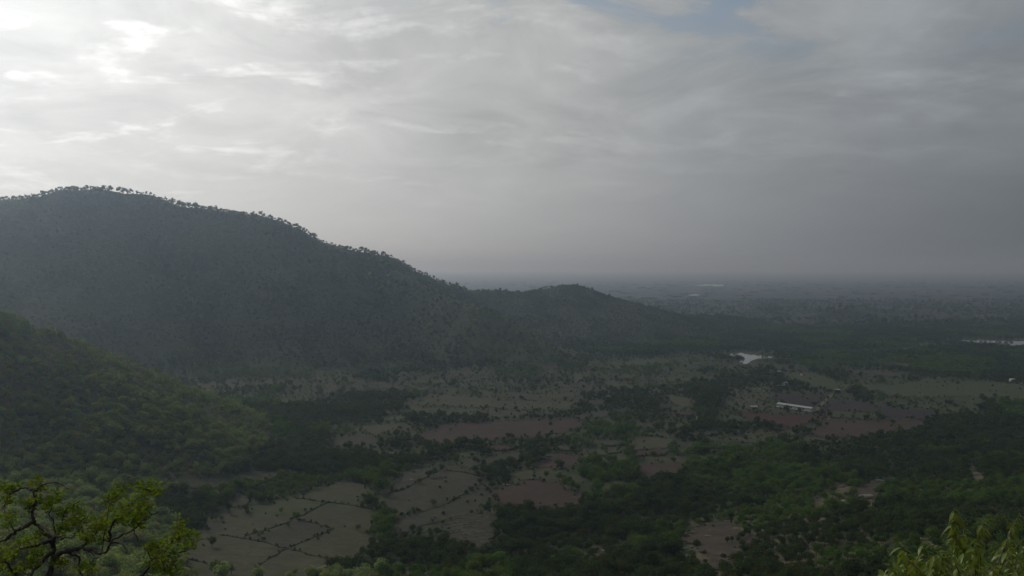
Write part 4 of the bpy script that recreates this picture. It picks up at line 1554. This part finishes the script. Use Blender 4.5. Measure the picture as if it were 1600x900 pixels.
def build_shed():
    A, B = SHED_A, SHED_B
    L = float(np.hypot(*(B - A)))
    ang = math.atan2(B[1] - A[1], B[0] - A[0])
    z = float(max(height(A[0], A[1]), height(B[0], B[1]), height(*((A + B) / 2))))
    root = empty('shed', ((A[0] + B[0]) / 2, (A[1] + B[1]) / 2, z))
    root.rotation_euler = (0, 0, ang)
    tag(root, 'long low white livestock shed with a pale sheet roof among dark ploughed fields', 'shed')
    W, E, RG = 8.0, 3.1, 4.3           # width, eaves, ridge
    MB().box((0, 0, -0.6), (L + 2.2, W + 2.2, 1.6)).build('plinth', M_white, root)
    for s in (-1, 1):
        MB().box((0, s * W / 2, 1.2), (L, 0.25, 2.0)).build('side_wall', M_white, root)
        # end wall with gable
        x = s * L / 2
        mb = MB()
        pts = []
        for dx in (-0.13, 0.13):
            pts += [(x + dx, -W / 2 - .14, 0.2), (x + dx, W / 2 + .14, 0.2), (x + dx, W / 2 + .14, E), (x + dx, 0, RG - .06), (x + dx, -W / 2 - .14, E)]
        mb.poly(pts, [(0, 1, 2, 3, 4), (9, 8, 7, 6, 5), (0, 5, 6, 1), (1, 6, 7, 2), (2, 7, 8, 3), (3, 8, 9, 4), (4, 9, 5, 0)])
        mb.build('end_wall', M_white, root)
        MB().box((0, s * (W / 2 - 0.4), 2.6), (L - .4, 0.1, 1.0)).build('side_screen', M_dark, root)
        n = int(L / 3.6)
        mesh = None
        for k in range(n + 1):
            px = -L / 2 + 0.3 + (L - .6) * k / n
            if mesh is None:
                o = MB().box((0, 0, 0), (0.28, 0.26, 1.2)).build('post', M_white, root)
                mesh = o.data
            else:
                o = link('post', mesh, root)
            o.location = (px, s * (W / 2 - .01), 2.8)
        # roof slope
        rw = W / 2 + 0.7
        mb = MB()
        drop = (RG - E) / (W / 2)
        pts = []
        for dz in (0, 0.12):
            pts += [(-L / 2 - .6, s * .35, RG - .35 * drop + dz), (L / 2 + .6, s * .35, RG - .35 * drop + dz),
                    (L / 2 + .6, s * rw, RG - drop * rw + dz), (-L / 2 - .6, s * rw, RG - drop * rw + dz)]
        mb.poly(pts, [(3, 2, 1, 0), (4, 5, 6, 7), (0, 1, 5, 4), (1, 2, 6, 5), (2, 3, 7, 6), (3, 0, 4, 7)])
        mb.build('roof_slope', M_sheet, root)
    MB().box((0, 0, RG + .35), (L - 1, 1.5, 0.10)).build('ridge_vent', M_dark, root)
    MB().box((-L * .06, -W / 2 - .16, 1.35), (1.3, 0.1, 2.1)).build('door', M_dark, root)
    MB().box((L * .28, -W / 2 - .16, 1.35), (1.3, 0.1, 2.1)).build('door', M_dark, root)


build_shed()


def house(u, v, w, d, h, rot, wall, roof, label, flat=False):
    x, y = ground_hit([u], [v], 200.0)[0]
    z = float(height(x, y)) + 0.25
    root = empty('house', (x, y, z))
    root.rotation_euler = (0, 0, rot)
    tag(root, label, 'house', 'small houses by the fields')
    MB().box((0, 0, h / 2 - .4), (w, d, h + .8)).build('wall', wall, root)
    if flat:
        MB().box((0, 0, h + .09), (w + .5, d + .5, 0.16)).build('roof', roof, root)
    else:
        mb = MB()
        a, b, r = w / 2 + .4, d / 2 + .4, h + d * .32
        mb.poly([(-a, -b, h - .1), (a, -b, h - .1), (a, b, h - .1), (-a, b, h - .1), (-a, 0, r), (a, 0, r)],
                [(0, 1, 5, 4), (2, 3, 4, 5), (0, 4, 3), (1, 2, 5), (3, 2, 1, 0)])
        mb.build('roof', roof, root)
    MB().box((w * .12, -d / 2 - .03, 1.0), (0.95, 0.08, 2.0)).build('door', M_dark, root)
    MB().box((-w * .25, -d / 2 - .03, 1.6), (0.8, 0.08, 0.8)).build('window', M_dark, root)


house(1227, 602, 5.0, 4.0, 3.0, 0.3, M_white, M_tin, 'small white house with a bright tin roof behind the shed')
house(1219, 605.5, 4.5, 3.6, 2.6, -0.2, M_stone, M_tin, 'tiny grey hut left of the white tin-roofed house')
house(1194, 585.5, 6.0, 4.0, 2.8, 0.2, M_stone, M_sheet, 'small hut near the pond with a pale roof', False)
house(1217, 584, 6.0, 4.0, 2.8, -0.1, M_stone, M_sheet, 'small pale roofed hut under the trees right of the pond hut')
house(1254, 587, 4.5, 4.0, 2.8, 0.4, M_white, M_tile, 'small white house with a tiled roof on the green patch')
house(1308, 613.5, 6.0, 4.5, 3.0, 0.5, M_stone, M_sheet, 'grey hut at the top end of the dirt track')
house(1178, 639, 6.5, 4.5, 2.2, 0.1, M_stone, M_sheet, 'low pale hut in the speckled scrub left of the shed')
house(1244, 559, 7.0, 5.0, 3.2, 0.1, M_white, M_tin, 'far white house just right of the pond', True)
house(1231, 560, 6.0, 5.0, 3.0, -0.2, M_white, M_tile, 'far small house nearest the right tip of the pond')
house(1582, 596, 6.0, 5.0, 3.2, 0.1, M_white, M_tin, 'far white house at the upper edge of the wide meadow', True)
house(1598, 599, 5.0, 5.0, 3.2, 0.1, M_white, M_tile, 'far house at the very right edge of the meadow', True)

M_palebark = mat_bark('pale_bark', (0.26, 0.25, 0.22), (0.38, 0.36, 0.32), 2.0)


def pale_trunk():
    x, y = ground_hit([1088.5], [663], 200.0)[0]
    z = float(height(x, y))
    root = empty('bare_tree', (x, y, z))
    tag(root, 'pale bare forked tree trunk standing out in the dark tree belt', 'bare tree')
    MB().tube([(0, 0, -.5), (.1, 0, 2.5), (-.1, 0, 5.2), (-.2, 0, 8.2)], [.75, .6, .5, .25], 8).build('trunk', M_palebark, root, True)
    MB().tube([(-.1, 0, 4.8), (.8, .1, 6.4), (1.1, .1, 7.8)], [.4, .28, .1], 6).build('limb', M_palebark, root, True)
    MB().tube([(0, 0, 3.6), (-1.0, -.1, 5.0), (-1.4, -.1, 6.2)], [.35, .22, .08], 6).build('limb', M_palebark, root, True)


pale_trunk()

# ------------------------------------------------------------------ foreground: tree with tufts of young leaves
M_young = mat_leaf('young_leaf', (0.055, 0.095, 0.016), (0.155, 0.205, 0.040), 0.45, 0.6)
M_bark_near = mat_bark('rough_bark', (0.030, 0.026, 0.024), (0.085, 0.075, 0.068), 22.0)
M_shrub = mat_leaf('shrub_leaf', (0.062, 0.100, 0.014), (0.180, 0.220, 0.040), 0.42, 0.35, 0.35)
M_stem = mat_bark('shrub_stem', (0.10, 0.10, 0.075), (0.16, 0.155, 0.12), 25.0)


def leaf_quads(rng, base, direc, up, length, width, fold=0.25, droop=0.0, seg=3):
    """one leaf blade: two rows of faces folded along the midrib"""
    d = direc / np.linalg.norm(direc)
    s = np.cross(d, up)
    s /= np.linalg.norm(s) + 1e-9
    n = np.cross(s, d)
    prof = {2: [0.0, 1.0, 0.0], 3: [0.08, 0.95, 0.75, 0.0], 4: [0.06, 0.8, 1.0, 0.62, 0.0]}[seg]
    V, Fc = [], []
    for i in range(seg + 1):
        t = i / seg
        c = base + d * length * t - np.array([0, 0, 1.0]) * droop * length * t * t
        w = width * 0.5 * prof[i]
        V += [c - s * w + n * w * fold, c, c + s * w + n * w * fold]
    for i in range(seg):
        a = i * 3
        Fc += [(a, a + 1, a + 4, a + 3), (a + 1, a + 2, a + 5, a + 4)]
    return V, Fc


def tuft_mesh(seed, n=22, R=0.10):
    rng = np.random.default_rng(seed)
    V, Fc, T = [], [], []
    for k in range(n):
        d = rng.normal(size=3)
        d[2] = abs(d[2]) * 0.7 + 0.15
        d /= np.linalg.norm(d)
        b = d * R * rng.uniform(0.05, 0.6) + rng.normal(size=3) * 0.012
        v, f = leaf_quads(rng, b, d + rng.normal(size=3) * .35, rng.normal(size=3), rng.uniform(.040, .064), rng.uniform(.022, .032), .3, rng.uniform(0, .4), 2)
        o = len(V)
        V += v
        Fc += [tuple(o + i for i in q) for q in f]
        T += [rng.uniform(0, 1)] * len(v)
    return mesh_np('foliage', np.array(V), np.array(Fc), M_young, True, T)


TUFTS = [tuft_mesh(40 + k, 20 + 3 * k) for k in range(5)]
D0 = 9.0
BR = [  # limbs as photo points (4x crop of the lower left corner), with depth and radius at both ends
    ([(300, 815), (315, 750), (330, 690), (335, 630), (320, 570), (265, 505), (212, 455), (200, 400), (215, 330), (212, 270)], 0, .2, .044, .009),
    ([(318, 745), (360, 668), (420, 640), (500, 625), (560, 632), (620, 660), (668, 640), (690, 592), (760, 545), (830, 510), (900, 455), (992, 398)], 0.0, -.7, .030, .005),
    ([(212, 460), (160, 488), (100, 522), (50, 560), (-20, 590)], 0.1, .5, .026, .014),
    ([(322, 575), (250, 595), (190, 615), (130, 628)], 0, -.5, .024, .008),
    ([(330, 590), (350, 550), (390, 560), (445, 566)], 0, -.4, .024, .007),
    ([(335, 600), (300, 520), (270, 460)], 0, .5, .024, .008),
    ([(690, 590), (750, 596), (775, 620), (795, 660)], -.3, -.5, .014, .005),
    ([(212, 275), (170, 250), (110, 262), (60, 300), (20, 370)], .2, .5, .018, .007),
    ([(212, 272), (250, 240), (290, 222), (340, 210), (390, 235), (432, 256)], .2, -.3, .016, .005),
    ([(700, 470), (745, 420), (785, 372), (850, 322), (905, 255)], -.4, -.9, .016, .005),
    ([(690, 592), (690, 520), (705, 465)], -.3, -.4, .018, .012),
    ([(838, 508), (850, 540), (865, 575)], -.5, -.6, .010, .004),
    ([(330, 640), (250, 735), (190, 790), (150, 830)], 0, -.6, .024, .012),
    ([(540, 630), (580, 660), (632, 702)], 0, -.6, .012, .004),
    ([(390, 640), (450, 660), (500, 690), (490, 760), (520, 810)], 0, .5, .018, .008),
    ([(-20, 670), (30, 715), (80, 770), (130, 815)], -.3, -.2, .016, .012),
    ([(350, 560), (385, 470), (420, 380), (500, 330)], .1, -.1, .013, .004),
    ([(445, 566), (520, 480), (560, 405), (602, 368)], -.1, .6, .010, .003),
    ([(345, 550), (330, 460), (310, 400), (330, 320)], 0, .3, .013, .004),
    ([(500, 625), (570, 560), (620, 500), (640, 440)], -.2, .3, .012, .004),
    ([(620, 660), (640, 620), (680, 380), (720, 300)], -.2, .4, .010, .004),
    ([(865, 815), (920, 760), (990, 705), (1080, 660), (1155, 648)], -.4, -.5, .018, .006),
    ([(990, 705), (1050, 620), (1110, 540), (1140, 500)], -.4, -.2, .010, .004),
    ([(920, 760), (940, 690), (900, 625)], -.4, -.7, .010, .004),
    ([(865, 815), (760, 880), (560, 960), (360, 1000)], -.4, .0, .022, .035),
]
TUFT_Z = [(60, 250), (30, 275), (95, 245), (30, 325), (55, 345), (60, 430), (70, 475), (45, 460), (220, 225), (235, 250), (180, 335), (165, 365), (205, 375),
          (240, 345), (310, 350), (350, 300), (345, 340), (300, 385), (420, 400), (385, 420), (480, 390), (505, 405), (450, 450), (505, 455), (470, 490), (430, 480),
          (370, 500), (400, 510), (600, 460), (640, 465), (590, 495), (650, 515), (670, 480), (615, 520), (560, 590), (600, 595), (510, 540), (640, 580), (535, 560),
          (700, 310), (745, 290), (660, 330), (765, 255), (725, 335), (890, 250), (920, 230), (950, 270), (972, 292), (935, 312), (880, 285), (850, 385), (890, 360),
          (915, 380), (870, 420), (900, 430), (840, 360), (780, 440), (820, 455), (745, 470), (860, 480), (150, 580), (130, 600), (220, 650), (265, 655), (55, 660),
          (20, 640), (70, 690), (130, 755), (170, 755), (222, 730), (110, 775), (370, 740), (395, 725), (490, 760), (560, 740), (550, 775), (1140, 510), (1120, 490),
          (1170, 530), (1200, 550), (1212, 590), (1130, 560), (1100, 590), (950, 610), (930, 645), (985, 640), (1020, 690), (960, 680), (1060, 650), (1010, 620),
          (1150, 610), (1180, 625), (1085, 700), (1000, 735), (1060, 745), (940, 720), (980, 780), (1060, 790), (1110, 760), (1020, 770), (735, 425), (690, 400),
          (770, 400), (10, 700), (30, 760), (15, 250), (250, 540), (215, 570)]


def front_tree():
    gx, gy = float(at(75, 900, D0)[0]), D0
    gz = float(height(gx, gy))
    root = empty('foreground_tree', (gx, gy, gz))
    tag(root, 'gnarled tree with tufts of young yellow-green leaves in the lower left corner', 'tree')
    off = Vector((gx, gy, gz))
    nodes = []
    first = True
    for pts, d0, d1, r0, r1 in BR:
        P = []
        n = len(pts)
        for i, (a, b) in enumerate(pts):
            t = i / (n - 1)
            p = Vector(at(a / 4, 700 + b / 4, D0 + d0 + (d1 - d0) * t)) - off
            P.append(p)
        # finer, slightly crooked
        Q, Rr = [], []
        sub = 4
        for i in range(n - 1):
            p0, p1, p2, p3 = P[max(i - 1, 0)], P[i], P[i + 1], P[min(i + 2, n - 1)]
            for s in range(sub):
                t = s / sub
                q = 0.5 * ((2 * p1) + (p2 - p0) * t + (2 * p0 - 5 * p1 + 4 * p2 - p3) * t * t + (3 * p1 - p0 - 3 * p2 + p3) * t ** 3)
                w = 0.008
                Q.append(q + Vector((random.gauss(0, w), random.gauss(0, w), random.gauss(0, w))))
                tt = (i + t) / (n - 1)
                Rr.append((r0 + (r1 - r0) * tt ** 0.7) * random.uniform(.85, 1.15))
        Q.append(P[-1])
        Rr.append(r1)
        if first:
            down = [Vector((0.0, 0, -0.4)), Vector((0.05, 0, (P[0].z) * .5)), Vector((P[0].x * .9, P[0].y, P[0].z * .86))]
            Q = down + Q
            Rr = [.13, .09, .055] + Rr
        bo = MB().tube(Q, Rr, 8 if r0 > .02 else 6).build('trunk' if first else 'branch', M_bark_near, root, True)
        nodes += [(q, bo) for q in (Q[3:] if first else Q)]
        first = False
    tw = MB()
    k = 0
    for (a, b) in TUFT_Z:
        for rep in range(2):
            jx, jy = (0, 0) if rep == 0 else (random.gauss(0, 20), random.gauss(0, 16))
            near = None
            u, v = (a + jx) / 4, 700 + (b + jy) / 4
            best = None
            for q, bo in nodes:
                w = q + off
                pu, pv, _ = to_pix(w.x, w.y, w.z)
                dd = math.hypot(pu - u, pv - v)
                if best is None or dd < best[0]:
                    best = (dd, q, w.y, bo)
            dep = best[2] + random.gauss(0, 0.16)
            p = Vector(at(u, v, dep)) - off
            o = link('foliage', TUFTS[k % 5], best[3], p)
            ax = (p - best[1])
            o.rotation_euler = (random.uniform(-.5, .5), random.uniform(-.5, .5), random.uniform(0, 6.28))
            s = random.uniform(0.75, 1.2)
            o.scale = (s, s, s * .9)
            mid = (p + best[1]) / 2 + Vector((random.gauss(0, .02), random.gauss(0, .02), -.02))
            tw.tube([best[1], mid, p], [.005, .004, .002], 4)
            k += 1
    tw.build('twigs', M_bark_near, root)['kind'] = 'stuff'


front_tree()


def shrub():
    D = 5.0
    bx = float(at(1510, 900, D)[0])
    gz = float(height(bx, D))
    root = empty('large_leaved_shrub', (bx, D, gz))
    tag(root, 'shrub with long drooping glossy leaves in the lower right corner', 'shrub')
    off = np.array([bx, D, gz])
    rng = np.random.default_rng(5)
    # three leaf blades of different curl share their meshes
    blades = []
    for k in range(4):
        v, f = leaf_quads(rng, np.zeros(3), np.array([1.0, 0, 0]), np.array([0, 0, 1.0]), 1.0, 0.36 + .03 * k, .25, .45 + .25 * k, 4)
        blades.append(mesh_np('leaf', np.array(v), np.array(f), M_shrub, True, [0.2 + .2 * k] * len(v)))
    apex = [(1490, 794, .0, 40), (1403, 848, -.1, 20), (1592, 804, .2, 20), (1438, 842, .15, 16), (1536, 812, .2, 24), (1466, 862, -.2, 18), (1524, 850, -.2, 20),
            (1578, 856, -.1, 18), (1380, 882, -.1, 14), (1420, 876, -.3, 16), (1492, 880, -.4, 16), (1552, 884, -.4, 16), (1592, 884, -.5, 14), (1602, 838, .4, 14),
            (1455, 890, .2, 12), (1506, 826, .2, 18)]
    fill_v, fill_f, fill_t = [], [], []
    for si, (u, v, dd, n) in enumerate(apex):
        top = at(u, v, D + dd) - off
        crown = np.array([(u - 1510) * .0016, dd * .3, float(at(1500, 960, D)[2]) - gz])
        base = np.array([rng.normal() * .05, rng.normal() * .05, 0.0])
        pts = []
        for q in range(9):
            t = q / 8
            p = (1 - t) ** 2 * (crown if t > 0 else crown) + 2 * t * (1 - t) * (crown * .4 + top * .6 + np.array([0, 0, .06])) + t * t * top
            pts.append(p)
        low = [base, base * .4 + crown * .6]
        stem = MB().tube([Vector(p) for p in low + pts], [.02, .012] + [.007 - .0007 * q for q in range(9)], 6).build('stem', M_stem, root, True)
        for k in range(n):
            t = 1 - 0.50 * (k / n) ** 0.9
            i = min(int(t * 8), 7)
            p = pts[i] + (pts[i + 1] - pts[i]) * (t * 8 - i)
            a = k * 2.4 + rng.uniform(-.4, .4)
            if k < 3:
                a = rng.uniform(-.9, .9)
            d = np.array([math.cos(a) + .15, math.sin(a), rng.uniform(-.75, .15) + (.5 if k < 3 else 0)])
            d /= np.linalg.norm(d)
            ln = rng.uniform(.052, .086) * (0.75 if k < 3 else 1.0)
            o = link('leaf', blades[int(rng.integers(0, 4))], stem)
            x = Vector(d)
            zz = Vector((rng.normal() * .5, rng.normal() * .5, 1.0))
            y = zz.cross(x).normalized()
            zz = x.cross(y)
            m = Matrix((x, y, zz)).transposed().to_4x4()
            o.matrix_local = Matrix.Translation(Vector(p)) @ m @ Matrix.Diagonal((ln, ln, ln, 1))
    # the dense inner foliage behind the separate leaves
    for k in range(1000):
        u, v = rng.uniform(1375, 1640), rng.uniform(835, 960)
        edge = 905 - 60 * math.exp(-((u - 1490) / 45) ** 2) - 48 * math.exp(-((u - 1590) / 60) ** 2) - 25 * math.exp(-((u - 1410) / 40) ** 2)
        if v < edge + rng.normal() * 8:
            continue
        p = at(u, v, D + rng.normal() * .25 + .15) - off
        a = rng.uniform(0, 6.28)
        vv, ff = leaf_quads(rng, p, np.array([math.cos(a) + .15, math.sin(a), rng.uniform(-1.0, .0)]), np.array([rng.normal() * .4, rng.normal() * .4, 1.0]),
                            rng.uniform(.055, .095), rng.uniform(.024, .036), .2, rng.uniform(.2, .8), 3)
        b = len(fill_v)
        fill_v += vv
        fill_f += [tuple(b + i for i in q) for q in ff]
        fill_t += [rng.uniform(0, 1)] * len(vv)
    o = link('inner_foliage', mesh_np('inner_foliage', np.array(fill_v), np.array(fill_f), M_shrub, True, fill_t), root)
    o['kind'] = 'stuff'


shrub()

# ------------------------------------------------------------------ haze
def build_haze():
    mb = MB()
    zb, zt = float(GZ.min()) - 1.0, 345.0
    mb.box((0, 0, (zb + zt) / 2), (62000, 62000, zt - zb))
    m, g, out = new_mat('haze_air')
    v = g.node('ShaderNodeVolumePrincipled')
    v.inputs['Color'].default_value = (0.52, 0.66, 0.84, 1)
    v.inputs['Absorption Color'].default_value = (0.433, 0.205, 0.0, 1)
    v.inputs['Density'].default_value = HAZE_DENSITY
    v.inputs['Anisotropy'].default_value = HAZE_ANISO
    g.l.new(v.outputs[0], out.inputs['Volume'])
    o = mb.build('haze', m)
    tag(o, 'pale grey haze filling the valley and the plain', 'haze', kind='stuff')


HAZE_DENSITY = 1.8e-4
HAZE_ANISO = 0.74
build_haze()
